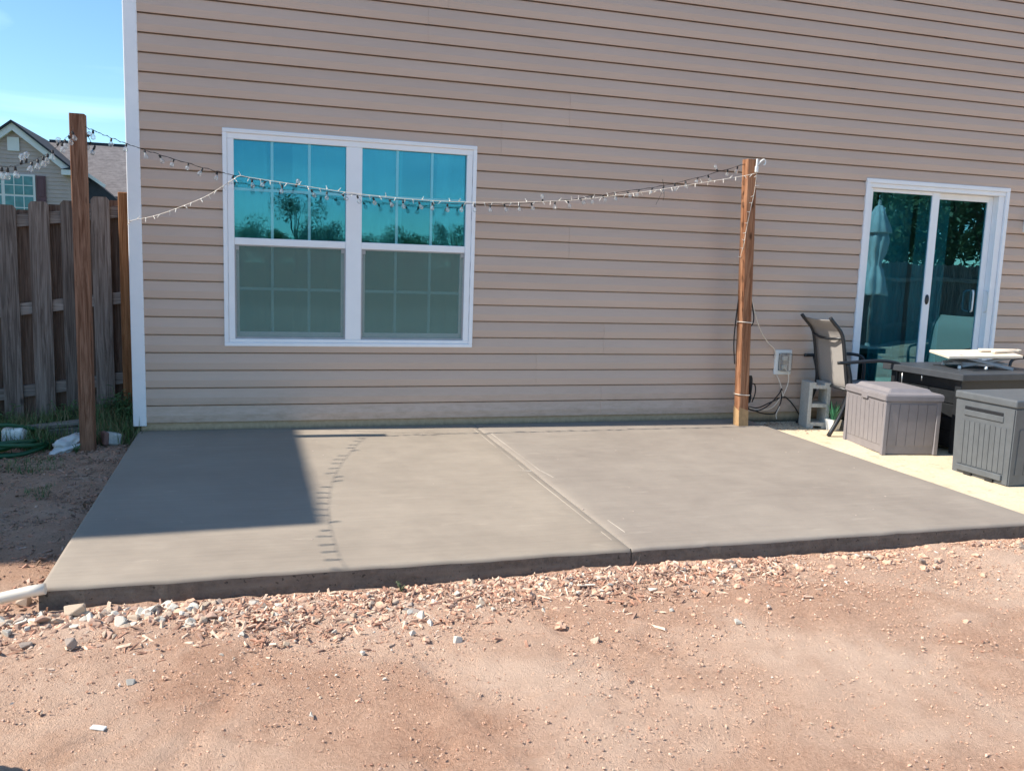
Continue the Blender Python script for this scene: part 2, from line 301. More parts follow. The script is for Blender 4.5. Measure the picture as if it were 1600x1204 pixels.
class B:
    """collects shapes into one bmesh"""
    def __init__(s): s.bm = bmesh.new()
    def box(s, x0, x1, y0, y1, z0, z1, bev=0.0, mat=None, seg=1):
        bm2 = bmesh.new(); bmesh.ops.create_cube(bm2, size=1.0)
        for v in bm2.verts: v.co = Vector(((x0 + x1) / 2 + v.co.x * (x1 - x0), (y0 + y1) / 2 + v.co.y * (y1 - y0), (z0 + z1) / 2 + v.co.z * (z1 - z0)))
        if bev: bmesh.ops.bevel(bm2, geom=bm2.edges[:], offset=bev, segments=seg, affect='EDGES', profile=.5)
        if mat is not None: bm2.transform(mat)
        s._add(bm2); return s
    def _add(s, bm2):
        me = bpy.data.meshes.new('t'); bm2.to_mesh(me); bm2.free(); s.bm.from_mesh(me); bpy.data.meshes.remove(me)
    def tube(s, pts, r, n=8, closed=False, r2=None, caps=True):
        pts = [Vector(p) for p in pts]; k = len(pts); rings = []
        up = Vector((0, 0, 1)); prev = None
        for i, p in enumerate(pts):
            a = pts[(i - 1) % k] if (i > 0 or closed) else p; c = pts[(i + 1) % k] if (i < k - 1 or closed) else p
            d = (c - a).normalized() if (c - a).length > 1e-9 else Vector((0, 0, 1))
            if prev is None:
                u = d.orthogonal().normalized()
            else:
                u = (prev - d * prev.dot(d)); u = u.normalized() if u.length > 1e-6 else d.orthogonal().normalized()
            prev = u; w_ = d.cross(u)
            rad = r if r2 is None else r + (r2 - r) * i / (k - 1)
            rings.append([s.bm.verts.new(p + (u * math.cos(2 * math.pi * j / n) + w_ * math.sin(2 * math.pi * j / n)) * rad) for j in range(n)])
        for i in range(k if closed else k - 1):
            A, Bq = rings[i], rings[(i + 1) % k]
            for j in range(n):
                f = s.bm.faces.new((A[j], A[(j + 1) % n], Bq[(j + 1) % n], Bq[j])); f.smooth = True
        if caps and not closed:
            s.bm.faces.new(rings[0][::-1]); s.bm.faces.new(rings[-1])
        return s
    def lathe(s, prof, n=14, loc=(0, 0, 0), flute=0.0, nf=8):
        rings = []
        for r_, z in prof:
            rings.append([s.bm.verts.new((loc[0] + r_ * (1 + flute * math.cos(nf * 2 * math.pi * j / n)) * math.cos(2 * math.pi * j / n), loc[1] + r_ * (1 + flute * math.cos(nf * 2 * math.pi * j / n)) * math.sin(2 * math.pi * j / n), loc[2] + z)) for j in range(n)])
        for A, Bq in zip(rings, rings[1:]):
            for j in range(n):
                f = s.bm.faces.new((A[j], A[(j + 1) % n], Bq[(j + 1) % n], Bq[j])); f.smooth = True
        s.bm.faces.new(rings[0][::-1]); s.bm.faces.new(rings[-1]); return s
    def prism(s, poly, axis, a, b_):
        """poly of 2D points extruded along axis between a and b_"""
        def P(q, h): return {'x': (h, q[0], q[1]), 'y': (q[0], h, q[1]), 'z': (q[0], q[1], h)}[axis]
        A = [s.bm.verts.new(P(q, a)) for q in poly]; Bq = [s.bm.verts.new(P(q, b_)) for q in poly]; n = len(poly)
        s.bm.faces.new(A[::-1]); s.bm.faces.new(Bq)
        for j in range(n): s.bm.faces.new((A[j], A[(j + 1) % n], Bq[(j + 1) % n], Bq[j]))
        return s
    def done(s, name, mat, parent=None, bev=0.0):
        bmesh.ops.recalc_face_normals(s.bm, faces=s.bm.faces[:])
        me = bpy.data.meshes.new(name); s.bm.to_mesh(me); s.bm.free(); o = link(name, me, mat, parent); return o
def rotz(a, loc): return Matrix.Translation(loc) @ Matrix.Rotation(a, 4, 'Z')
def smooth_path(pts, n=6):
    """Catmull-Rom through points"""
    P = [Vector(p) for p in pts]; P = [P[0] * 2 - P[1]] + P + [P[-1] * 2 - P[-2]]; out = []
    for i in range(1, len(P) - 2):
        for k in range(n):
            s = k / n; a, b_, c, d = P[i - 1], P[i], P[i + 1], P[i + 2]
            out.append(.5 * ((2 * b_) + (c - a) * s + (2 * a - 5 * b_ + 4 * c - d) * s * s + (3 * b_ - a - 3 * c + d) * s ** 3))
    out.append(P[-2]); return out
def hit(px, py, ex=None): pass

# ================================================================== ground
def fnoise(x, y, s, o=4):
    return noise.fractal(Vector((x * s, y * s, 3.3)), .9, 2.0, o)
def ground_z(x, y, fine=True):
    z = -.176
    # left of the slab the soil rises towards the fence
    lf = min(1, max(0, (0.3 - x) / .5)); up = min(1, max(0, (y + 3.2) / 3.4)); z += lf * up * .055
    if y > -.2: z += lf * min(1, (y + .2) / .9) * .06
    if x < -.3 and y > -1: z += max(-.25, (x + .3) * .10) * min(1, (y + 1) / 1.0)
    # low windrow of soil and rock against the slab front, sinking ground under the slab
    if y < -3.0 and -1 < x < 7: z += .010 * math.exp(-((y + 3.14) / .16) ** 2)
    if fine: z += .022 * fnoise(x, y, .7) * (1 if y < -3.0 else .6)
    if -.03 < x < 4.9 and -3.02 < y < .2: z = min(z, -.24)
    if x > 4.8 and -3.4 < y < .2: z = min(z, -.25)
    if x > -.05 and y > -.05: z = min(z, -.3)
    return z
def gridlines(a, b_, step, lo, hi):
    d = list(np.arange(a, b_ + 1e-6, step)); l = []; s = step; x = a
    while x > lo: s *= 1.35; x -= s; l.append(max(x, lo))
    r = []; s = step; x = b_
    while x < hi: s *= 1.35; x += s; r.append(min(x, hi))
    return l[::-1] + d + r
prr = random.Random(11)
PRINTS = [(prr.uniform(-.3, 4.6), prr.uniform(-4.6, -3.35), prr.uniform(0, 3.14), prr.uniform(.8, 1.15)) for _ in range(26)]
def prints(x, y):
    z = 0.0
    for (px, py, a, k) in PRINTS:
        dx, dy = x - px, y - py
        if abs(dx) > .2 or abs(dy) > .2: continue
        u = (dx * math.cos(a) + dy * math.sin(a)) / (.125 * k); v = (-dx * math.sin(a) + dy * math.cos(a)) / (.045 * k); q = u * u + v * v
        if q < 1: z -= .009 * min(1, (1 - q) * 3) - .0025 * (math.sin(u * 22) > 0)
        elif q < 1.8: z += .004 * (1.8 - q)
    # barrow wheel rut
    r_ = (x - (.35 + .18 * math.sin(y * 1.3) + (y + 4.4) * .22)) / .045
    if abs(r_) < 2: z += -.008 * math.exp(-r_ * r_) + .004 * math.exp(-((abs(r_) - 1.4) * 3) ** 2) + (.002 * math.sin(y * 190) if abs(r_) < .8 else 0)
    return z
gx = gridlines(-1.9, 5.6, .022, -160, 160); gy = gridlines(-5.0, -2.95, .016, -220, 160)
# refine strip behind (left yard) with medium steps
gy = sorted(set([g for g in gy if g <= -2.95 or g > 2.0] + list(np.arange(-2.93, 2.0, .045))))
nx, ny = len(gx), len(gy); vs = []
for yy in gy:
    for xx in gx:
        z = ground_z(xx, yy)
        if -2.2 < xx < 6 and -5.2 < yy < -2.9:
            z += .010 * fnoise(xx, yy, 3.3, 5) + .0055 * fnoise(xx + 7, yy, 17, 3) + .0050 * noise.noise(Vector((xx * 62, yy * 62, 0))) + prints(xx, yy)
        elif -2.2 < xx < 0.3 and yy < 2: z += .012 * fnoise(xx, yy, 6, 4)
        vs.append((xx, yy, z))
fs = [(j * nx + i, j * nx + i + 1, (j + 1) * nx + i + 1, (j + 1) * nx + i) for j in range(ny - 1) for i in range(nx - 1)]
g_o = link('ground', pydata(vs, fs, 'ground', True), 'dirt'); tag(g_o, 'bare reddish clay dirt yard', None, None, 'structure')

# ================================================================== patio slab (new) and old patio
SX0, SX1, SJ, SY0, SY1 = -.055, 4.855, 2.405, -3.03, -.004
def slab_z(y): return -.060 + (y + 0.0) * .0060     # falls away from the house
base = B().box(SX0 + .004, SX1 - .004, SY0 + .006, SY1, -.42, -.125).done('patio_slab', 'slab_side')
tag(base, 'freshly poured grey concrete patio slab against the house', None, None, 'structure')
def panel(x0, x1, mat, edgeL, edgeR):
    # cross-section along x with rounded outer edge and tooled joint edge; front edge rounded
    xs = [x0, x0 + .003, x0 + .010, x0 + .02] if edgeL == 'round' else [x0, x0 + .004, x0 + .035, x0 + .042]
    dz = [-.016, -.007, -.0015, 0] if edgeL == 'round' else [-.0055, -.0025, -.0012, 0]
    step = .06; xi = list(np.arange(x0 + .1, x1 - .1, step)); xs += xi; dz += [0] * len(xi)
    e = [x1 - .02, x1 - .010, x1 - .003, x1] if edgeR == 'round' else [x1 - .042, x1 - .035, x1 - .004, x1]
    f = [0, -.0015, -.007, -.016] if edgeR == 'round' else [0, -.0012, -.0025, -.0055]
    xs += e; dz += f
    ys = [SY0, SY0 + .003, SY0 + .010, SY0 + .022] + list(np.arange(SY0 + .1, SY1 - .05, .06)) + [SY1]
    dy = [-.018, -.008, -.002, 0] + [0] * (len(ys) - 4)
    V = []; F = []; W = len(xs)
    for j, yy in enumerate(ys):
        for i, xx in enumerate(xs):
            wv = .0016 * fnoise(xx, yy, 1.6, 3)
            yo = (.005 * fnoise(xx, 2.2, 2.5, 4) + .004 * fnoise(xx, 5.2, 14, 3)) if j < 4 else 0
            zo = .003 * fnoise(xx, 9.1, 6, 3) if j < 3 else 0
            V.append((xx, yy + yo, slab_z(yy) + dz[i] + dy[j] + wv + zo))
    for j in range(len(ys) - 1):
        for i in range(W - 1): F.append((j * W + i, j * W + i + 1, (j + 1) * W + i + 1, (j + 1) * W + i))
    nt_ = len(F)
    # skirt
    def skirt(idx):
        global_off = len(V)
        for k in idx: V.append((V[k][0], V[k][1], -.30))
        for a in range(len(idx) - 1): F.append((idx[a], global_off + a, global_off + a + 1, idx[a + 1]))
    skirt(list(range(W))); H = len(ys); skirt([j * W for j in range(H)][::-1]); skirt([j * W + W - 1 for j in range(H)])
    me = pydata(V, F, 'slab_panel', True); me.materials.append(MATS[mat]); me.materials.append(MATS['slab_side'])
    for i, p in enumerate(me.polygons):
        p.material_index = 1 if i >= nt_ else 0
        if i >= nt_: p.use_smooth = False
    return link('slab_panel', me, None, base)
panel(SX0, SJ - .003, 'concrete_left', 'round', 'tool'); panel(SJ + .003, SX1, 'concrete_right', 'tool', 'round')
jf = B(); jv = [jf.bm.verts.new((x_, y_, slab_z(y_) - .0065)) for (x_, y_) in ((SJ - .004, SY0 + .012), (SJ + .004, SY0 + .012), (SJ + .004, SY1), (SJ - .004, SY1))]; jf.bm.faces.new(jv)
jf.done('joint_bed', 'concrete_dust', base)
# thin raised trowel ridges beside the joint and the edges
tr = B()
def ridge(x0, y0, x1, y1, wd=.004):
    n = max(2, int(math.hypot(x1 - x0, y1 - y0) / .12)); d = Vector((x1 - x0, y1 - y0)).normalized(); nn = Vector((-d.y, d.x))
    P = []
    for k in range(n + 1):
        s = k / n; P.append((x0 + (x1 - x0) * s + random.uniform(-.0012, .0012), y0 + (y1 - y0) * s))
    for k in range(n):
        if random.random() < .12: continue
        q = wd * random.uniform(.5, 1.0)
        a, c = P[k], P[k + 1]; za, zc = slab_z(a[1]), slab_z(c[1])
        vv = [tr.bm.verts.new((a[0] - nn.x * q, a[1] - nn.y * q, za - .0015)), tr.bm.verts.new((a[0] + nn.x * q, a[1] + nn.y * q, za - .0015)), tr.bm.verts.new((c[0] + nn.x * q, c[1] + nn.y * q, zc - .0015)), tr.bm.verts.new((c[0] - nn.x * q, c[1] - nn.y * q, zc - .0015)),
              tr.bm.verts.new((a[0], a[1], za + .0018)), tr.bm.verts.new((c[0], c[1], zc + .0018))]
        tr.bm.faces.new((vv[1], vv[4], vv[5], vv[2])); tr.bm.faces.new((vv[4], vv[0], vv[3], vv[5]))
ridge(SJ + .045, -.25, SJ + .047, -1.55); ridge(SJ - .044, -.2, SJ - .046, -1.5, .002); ridge(SJ + .050, -1.55, SJ + .075, -1.72, .004); ridge(SJ + .06, -2.6, SJ + .068, -2.8)
ridge(SJ - .07, -1.53, SJ + .05, -1.55, .004); ridge(SJ - .05, -1.6, SJ - .045, -2.9, .0025);  
tr.done('trowel_ridges', 'concrete_dust', base)['kind'] = 'stuff'
# specks of dried mortar on the slab
sp = B()
for k in range(60):
    x = random.uniform(.05, 4.8); y = random.uniform(-2.98, -.3); s = random.uniform(.002, .006)
    vv = bmesh.ops.create_icosphere(sp.bm, subdivisions=0 + 1, radius=s)['verts']
    for v_ in vv: v_.co = Vector((v_.co.x * random.uniform(1, 1.6) + x, v_.co.y + y, v_.co.z * .5 + slab_z(y)))
sp.done('mortar_specks', 'rock_grey', base)['kind'] = 'stuff'

def patio_z(x, y): return -.092 + .018 * y - .004 * (x - 5)
V = []; F = []
xs = list(np.arange(4.875, 10.6, .12)); ys = list(np.arange(-3.35, -.001, .12)) + [-.003]
for yy in ys:
    for xx in xs: V.append((xx, yy, patio_z(xx, yy) + .0015 * fnoise(xx, yy, 3)))
W = len(xs)
for j in range(len(ys) - 1):
    for i in range(W - 1): F.append((j * W + i, j * W + i + 1, (j + 1) * W + i + 1, (j + 1) * W + i))
k0 = len(V)
for i in range(W): V.append((xs[i], ys[0], -.45))
for i in range(W - 1): F.append((i, k0 + i, k0 + i + 1, i + 1))
k1 = len(V)
for j in range(len(ys)): V.append((xs[0], ys[j], -.45))
for j in range(len(ys) - 1): F.append((j * W, (j + 1) * W, k1 + j + 1, k1 + j))
tag(link('old_patio', pydata(V, F, 'old_patio', True), 'old_concrete'), 'older sandy yellow concrete patio by the sliding door', None, None, 'structure')

# ================================================================== house
CH = .127
house = thing('house', 'two storey house with tan vinyl lap siding and white trim', 'house', (0, 0, -.4))
def HC(o):      # keep world placement while parented to the house empty
    o.matrix_parent_inverse = house.matrix_world.inverted() if False else Matrix.Translation((0, 0, .4)); return o
HX1, HZ = 10.2, 5.59
WX0, WX1, WZ0, WZ1 = .537, 2.370, .553, 2.080
DX0, DX1, DZ0, DZ1 = 5.878, 7.455, -.095, 2.056
def course_prof(zlo, zhi):
    pts = [(0.0, -.0168), (.0025, -.0178), (.006, -.0180), (.050, -.0206), (.056, -.0198), (.1165, -.0070), (.1180, -.0060), (.1185, .0150), (.127, .0150)]
    def yat(z):
        for (za, ya), (zb, yb) in zip(pts, pts[1:]):
            if za <= z <= zb: return ya + (yb - ya) * (z - za) / (zb - za)
        return .0150
    P = []
    if zlo <= 0: P += [(.009, .0150), (.009, -.0140), (.0, -.0146)]
    P.append((max(0, zlo), yat(max(0, zlo))))
    P += [(z, y) for z, y in pts if zlo < z < zhi and z > 0]
    P.append((min(.127, zhi), yat(min(.127, zhi)))); return P
seams = {0: [3.50, 7.9], 1: [2.93, 5.4], 2: [3.50, 7.6], 8: [2.583, 5.35], 9: [3.126, 8.0], 10: [.90, 4.5, 8.3], 11: [2.0, 5.7]}
def add_course(i, x0, x1, zlo=0.0, zhi=.127, off=0.0):
    P = course_prof(zlo, zhi); V = []; F = []; n = len(P); zb = i * CH
    for xx in (x0, x1):
        for z, y in P: V.append((xx, y - off, zb + z))
    for k in range(n - 1): F.append((k, n + k, n + k + 1, k + 1))
    # thin return at the visible butt edge
    for e in (0, n):
        a = len(V)
        for z, y in P: V.append((V[e][0], .0152, zb + z))
        for k in range(n - 1): F.append((e + k, a + k, a + k + 1, e + k + 1) if e == 0 else (e + k, e + k + 1, a + k + 1, a + k))
    return HC(link('siding_board', pydata(V, F, 'siding_board'), 'siding', house))
for i in range(44):
    pr = i // 2
    sm = seams.get(pr)
    if sm is None:
        rr = random.Random(pr * 13 + 5); s0 = rr.uniform(.8, 3.4); sm = [s0 + k * 3.72 for k in range(3) if s0 + k * 3.72 < HX1 - .3]
    segs = []; a = 0.0
    for s in sm + [HX1]: segs.append((a, s)); a = s - .022
    zb = i * CH
    for k, (x0, x1) in enumerate(segs):
        off = .0028 * (k % 2)
        cuts = []
        for (ox0, ox1, oz0, oz1, mg) in ((WX0, WX1, WZ0, WZ1, .045), (DX0, DX1, DZ0, DZ1, .045)):
            lo, hi = oz0 + mg, oz1 - mg
            if zb + CH > lo and zb < hi: cuts.append((ox0 + .03, ox1 - .03, lo, hi))
        pieces = [(x0, x1, 0, .127)]
        for (c0, c1, lo, hi) in cuts:
            npz = []
            for (p0, p1, l_, h_) in pieces:
                if p1 <= c0 or p0 >= c1: npz.append((p0, p1, l_, h_)); continue
                if p0 < c0: npz.append((p0, c0, l_, h_))
                if p1 > c1: npz.append((c1, p1, l_, h_))
                if zb < lo: npz.append((max(p0, c0), min(p1, c1), 0, lo - zb))
                if zb + CH > hi: npz.append((max(p0, c0), min(p1, c1), hi - zb, .127))
            pieces = npz
        for (p0, p1, l_, h_) in pieces:
            if p1 - p0 > .03 and h_ - l_ > .01: add_course(i, p0, p1, l_, h_, off)
# shell behind the siding
sh = B(); t0, t1 = .018, .14
xs_ = [0.0, WX0 + .04, WX1 - .04, DX0 + .04, DX1 - .04, HX1]
sh.box(0, xs_[1], t0, t1, .01, HZ); sh.box(xs_[2], xs_[3], t0, t1, .01, HZ); sh.box(xs_[4], HX1, t0, t1, .01, HZ)
sh.box(xs_[1], xs_[2], t0, t1, .01, WZ0 + .04); sh.box(xs_[1], xs_[2], t0, t1, WZ1 - .04, HZ); sh.box(xs_[3], xs_[4], t0, t1, DZ1 - .04, HZ)
HC(sh.done('wall', 'sheathing', house))
HC(B().box(-.002, .14, .145, 8.0, .01, HZ).box(HX1 - .14, HX1, .145, 8.0, .01, HZ).box(.145, HX1 - .145, 7.86, 8.0, .01, HZ).done('wall', 'sheathing', house))
HC(B().box(-.035, HX1, .004, .2, -.40, .006).box(-.035, .23, .205, 8.0, -.40, .006).done('foundation', 'foundation', house))
HC(B().box(.14, HX1 - .14, .14, 7.8, 2.5, 2.6).box(.141, HX1 - .141, 3.6, 3.7, .0, 2.49).box(3.5, 3.6, .15, 3.59, .0, 2.49).done('interior_wall', 'interior_paint', house))
HC(B().box(.24, HX1 - .14, .21, 7.8, -.2, -.02).done('interior_floor', 'interior_floor', house))
# roof: ridge along x
rf = B(); rf.prism([(-.06, HZ), (4.0, HZ + 2.0), (8.06, HZ), (8.06, HZ + .14), (4.0, HZ + 2.16), (-.06, HZ + .14)], 'x', -.05, HX1 + .05)
HC(rf.done('roof', 'shingle', house))
HC(B().prism([(0, HZ), (8, HZ), (4, HZ + 1.98)], 'x', .0, .1).done('gable_wall', 'sheathing', house))
# corner post trim
ct = B().box(-.082, .001, -.024, -.006, -.022, HZ, .003).box(-.084, -.066, -.0235, .09, -.022, HZ, .003).box(-.0005, .0035, -.0205, -.0005, -.02, HZ)
HC(ct.done('corner_trim', 'white_vinyl', house))

# ---- window
def empty_part(name, parent, loc=(0, 0, 0)):
    o = bpy.data.objects.new(name, None); C.objects.link(o); o.parent = parent; o.location = loc; return o
win = B().box(WX0, WX1, -.030, -.004, WZ1 - .030, WZ1, .004).box(WX0, WX1, -.030, -.004, WZ0, WZ0 + .028, .004) \
    .box(WX0, WX0 + .030, -.0295, -.004, WZ0 + .028, WZ1 - .030, .003).box(WX1 - .030, WX1, -.0295, -.004, WZ0 + .028, WZ1 - .030, .003)
win = HC(win.done('window', 'white_vinyl', house)); win['label'] = 'white double-hung twin window with grilles and insect screens'
Iw = Matrix.Translation((0, 0, .4))
def WP(o): o.matrix_parent_inverse = Matrix.Identity(4); return o
fr = B()
fx0, fx1, fz0, fz1 = WX0 + .030, WX1 - .030, WZ0 + .028, WZ1 - .030
fr.box(fx0, fx1, -.022, .06, fz1 - .040, fz1 - .0005, .003).box(fx0, fx1, -.022, .06, fz0 + .0005, fz0 + .026, .003)
fr.box(fx0 + .0005, fx0 + .045, -.0215, .06, fz0 + .026, fz1 - .040, .003).box(fx1 - .045, fx1 - .0005, -.0215, .06, fz0 + .026, fz1 - .040, .003)
fr.box(1.393, 1.509, -.020, .06, fz0 + .026, fz1 - .040, .004)
fr.box(fx0 - .006, fx1 + .006, -.033, -.0302, WZ1 - .013, WZ1 - .004).box(fx0 - .006, fx1 + .006, -.033, -.0302, WZ1 - .026, WZ1 - .019)
WP(fr.done('frame', 'white_vinyl', win))
for (a, c) in ((fx0 + .045, 1.393), (1.509, fx1 - .045)):
    zt = fz1 - .040; zm1, zm0 = 1.329, 1.279
    sh_ = B().box(a, c, -.014, .028, zm0, zm1, .003)
    WP(sh_.done('meeting_rail', 'white_vinyl', win))
    # upper pane and grille between the glass
    WP(B().box(a, c, .004, .007, zm1, zt).done('pane', 'outer_glass', win)); WP(B().box(a, c, .018, .021, zm1, zt).done('pane', 'window_glass', win))
    gb = B(); wd = c - a
    for k in (1, 2): gb.box(a + wd * k / 3 - .0095, a + wd * k / 3 + .0095, .011, .015, zm1, zt)
    gb.box(a, c, .0115, .0155, (zm1 + zt) / 2 - .0095, (zm1 + zt) / 2 + .0095)
    WP(gb.done('grille', 'white_vinyl', win))
    # lower sash
    z0 = fz0 + .026
    WP(B().box(a, a + .030, .012, .045, z0, zm0).box(c - .030, c, .012, .045, z0, zm0).box(a + .03, c - .03, .012, .045, z0, z0 + .05, .002).done('lower_sash', 'white_vinyl', win))
    WP(B().box(a + .03, c - .03, .026, .029, z0 + .05, zm0).done('pane', 'outer_glass', win)); WP(B().box(a + .03, c - .03, .040, .043, z0 + .05, zm0).done('pane', 'window_glass', win))
    gb = B()
    for k in (1, 2): gb.box(a + wd * k / 3 - .0095, a + wd * k / 3 + .0095, .033, .037, z0 + .05, zm0)
    gb.box(a + .03, c - .03, .0335, .0375, .958, .978)
    WP(gb.done('grille', 'white_vinyl', win))
    sc_ = B().box(a + .008, c - .008, -.0035, -.0025, z0 + .012, zm0 - .006)
    WP(sc_.done('insect_screen', 'insect_screen', win))
    sf = B().box(a + .001, c - .001, -.007, .000, z0, z0 + .014).box(a + .001, a + .010, -.007, .000, z0 + .014, zm0 - .008).box(c - .010, c - .001, -.007, .000, z0 + .014, zm0 - .008).box(a + .001, c - .001, -.007, 0, zm0 - .008, zm0 - .0005)
    sfo = WP(sf.done('screen_frame', 'stand_metal', win))
    for cx_ in (a + .006, c - .031):
        WP(B().box(cx_, cx_ + .025, -.0095, -.0072, zm0 - .036, zm0 - .010).done('screen_corner', 'stand_metal', win))
# curtains behind the glass
def curtain(x0, x1, z0, z1, y, amp=.02, k=26, name='curtain', parent=house):
    n = int((x1 - x0) / .012); V = []; F = []
    for i in range(n + 1):
        x = x0 + (x1 - x0) * i / n; yy = y + amp * math.sin(k * x + 1.3 * math.sin(5 * x)) + .3 * amp * math.sin(71 * x)
        V += [(x, yy, z0), (x + .006 * math.sin(9 * x), yy * 1.0 + .01, (z0 + z1) / 2), (x, yy, z1)]
    for i in range(n): F += [(3 * i, 3 * i + 3, 3 * i + 4, 3 * i + 1), (3 * i + 1, 3 * i + 4, 3 * i + 5, 3 * i + 2)]
    me = pydata(V, F, name, True); o = link(name, me, 'curtain', parent)
    return HC(o) if parent is house else WP(o)
curtain(.58, .84, .3, 2.2, .17); curtain(1.02, 1.45, .3, 2.2, .17, .022, 31); curtain(1.46, 1.84, .3, 2.2, .17, .022, 28); curtain(2.10, 2.34, .3, 2.2, .17)
# ---- sliding door
door = B().box(DX0, DX1, -.032, -.004, DZ1 - .038, DZ1, .004).box(DX0, DX0 + .040, -.0315, -.004, DZ0 + .05, DZ1 - .038, .004).box(DX1 - .040, DX1, -.0315, -.004, DZ0 + .05, DZ1 - .038, .004)
door = HC(door.done('sliding_door', 'white_vinyl', house)); door['label'] = 'white framed sliding glass patio door'
f2 = B().box(DX0 + .040, DX1 - .040, -.020, .10, DZ1 - .075, DZ1 - .0385, .003).box(DX0 + .040, DX0 + .072, -.014, .10, DZ0 + .05, DZ1 - .075, .003).box(DX1 - .105, DX1 - .0405, -.010, .10, DZ0 + .05, DZ1 - .075, .003)
WP(f2.done('frame', 'white_vinyl', door))
WP(B().box(DX0, DX1, -.045, .13, DZ0, DZ0 + .049, .004).done('sill', 'stand_metal', door))
def leaf(x0, x1, y, sw, name, wl, wr):
    z0, z1 = DZ0 + .051, DZ1 - .077
    lf = B().box(x0, x0 + wl, y, y + .03, z0, z1, .003).box(x1 - wr, x1, y, y + .03, z0, z1, .003).box(x0 + wl, x1 - wr, y + .001, y + .029, z1 - sw, z1, .002).box(x0 + wl, x1 - wr, y + .001, y + .029, z0, z0 + .09, .002)
    o = WP(lf.done(name, 'white_vinyl', door)); gl = B().box(x0 + wl, x1 - wr, y + .012, y + .016, z0 + .09, z1 - sw).done('pane', 'door_glass', o); gl.matrix_parent_inverse = Matrix.Identity(4); gl.parent = door
    return o
dm = 6.66
leaf(DX0 + .0725, dm + .045, .012, .030, 'screen_panel', .035, .080); leaf(dm - .005, DX1 - .106, .052, .055, 'glass_panel', .045, .060)
hd = B().tube(smooth_path([(7.215, .050, 1.11), (7.19, .012, 1.09), (7.188, .008, 1.0), (7.19, .012, .93), (7.215, .050, .91)], 5), .008, 8)
WP(hd.done('handle', 'white_plastic', door))
hd = B().tube(smooth_path([(7.318, -.004, 1.11), (7.318, -.035, 1.09), (7.318, -.040, 1.0), (7.318, -.035, .93), (7.318, -.004, .91)], 5), .007, 8)
WP(hd.done('handle', 'white_plastic', door))
WP(B().lathe([(.02, -.004), (.026, 0), (.024, .008), (.008, .012)], 14).done('latch', 'black_metal', door))
lt = [o for o in door.children if o.name.startswith('latch')][0]; lt.data.transform(Matrix.Translation((6.665, .010, 1.015)) @ Matrix.Rotation(R(90), 4, 'X') @ Matrix.Diagonal((.8, 1.8, 1, 1)))
curtain(6.72, 7.12, 0.0, 2.02, .30, .03, 40); curtain(6.02, 6.22, 0.0, 2.02, .30, .03, 36); curtain(6.30, 6.62, 0.0, 2.02, .26, .03, 44)
# ---- outlet, wall light
ob = HC(B().box(5.086, 5.256, -.034, -.010, .330, .548, .006).done('outlet_box', 'white_plastic', house)); ob['label'] = 'white weatherproof outlet box with clear bubble cover'
WP(B().box(5.121, 5.226, -.037, -.0345, .368, .518).done('outlet_face', 'black_metal', ob))
bc = B().box(5.116, 5.231, -.085, -.0375, .362, .524, .015, None, 2); m = MATS['bulb_glass']
WP(bc.done('bubble_cover', 'bulb_glass', ob))
for zz in (.40, .475): WP(B().box(5.150, 5.196, -.060, -.0372, zz - .018, zz + .018, .004).done('plug', 'clear_cover', ob))
wl = HC(B().box(7.655, 7.80, -.05, -.012, 1.66, 1.86, .006).done('wall_light', 'white_plastic', house))
WP(B().lathe([(.03, 0), (.05, -.03), (.055, -.12), (.03, -.15)], 12, (7.73, -.10, 1.78)).done('lamp_shade', 'far_glass', wl))

# ================================================================== posts
def square_post(o_par, name, mat, base, top, wd, cutz=None):
    bx = bmesh.new(); bmesh.ops.create_cube(bx, size=1.0)
    b0, b1 = Vector(base), Vector(top); n = 14
    V = []; F = []
    for k in range(n + 1):
        c = b0.lerp(b1, k / n)
        for (sx_, sy_) in ((-1, -1), (1, -1), (1, 1), (-1, 1)):
            # eased corners: two verts each
            h = wd / 2; e = .006
            if sx_ * sy_ > 0: q = [(sx_ * h, sy_ * (h - e)), (sx_ * (h - e), sy_ * h)]
            else: q = [(sx_ * (h - e), sy_ * h), (sx_ * h, sy_ * (h - e))]
            for (px_, py_) in q: V.append((c.x - b0.x + px_, c.y - b0.y + py_, c.z - b0.z))
    for k in range(n):
        for j in range(8): F.append((k * 8 + j, k * 8 + (j + 1) % 8, (k + 1) * 8 + (j + 1) % 8, (k + 1) * 8 + j))
    F.append(tuple(range(n * 8, n * 8 + 8))); F.append(tuple(range(7, -1, -1)))
    bx.free(); return link(name, pydata(V, F, name), mat, o_par)
LPX, LPY = -.341, -.243
lp = thing('wooden_post', 'brown square wooden post standing in the soil beside the fence', 'post', (LPX, LPY, -.16)); square_post(lp, 'timber', 'post_wood', (LPX, LPY, -.16), (LPX + .004, LPY, 2.065), .090)
RPX, RPY = 4.64, -.275
rp_ = thing('wooden_post', 'reddish square wooden post on the slab corner with cord wrapped round it', 'post', (RPX, RPY, slab_z(RPY))); square_post(rp_, 'timber', 'post_wood_warm', (RPX, RPY, 0), (RPX - .085, RPY, 2.16), .087)
cw = B()
for (a, b_) in (((-1, -1), (1, -1)), ((-1, 1), (-1, -1))):
    h = .0445
    cw.bm.faces.new([cw.bm.verts.new(q) for q in ((a[0] * h, a[1] * h, .002), (b_[0] * h, b_[1] * h, .002), (b_[0] * h - .006, b_[1] * h, .13), (a[0] * h - .006, a[1] * h, .16))])
cw.done('bare_base', 'cut_wood', rp_)
hk = B().tube(smooth_path([(-.055, -.05, 2.10), (-.03, -.06, 2.135), (.0, -.06, 2.16), (.02, -.06, 2.15), (.018, -.06, 2.125), (.005, -.06, 2.12)], 5), .006, 8); hk.done('hook', 'white_plastic', rp_)
P3 = (-.46, -4.62)
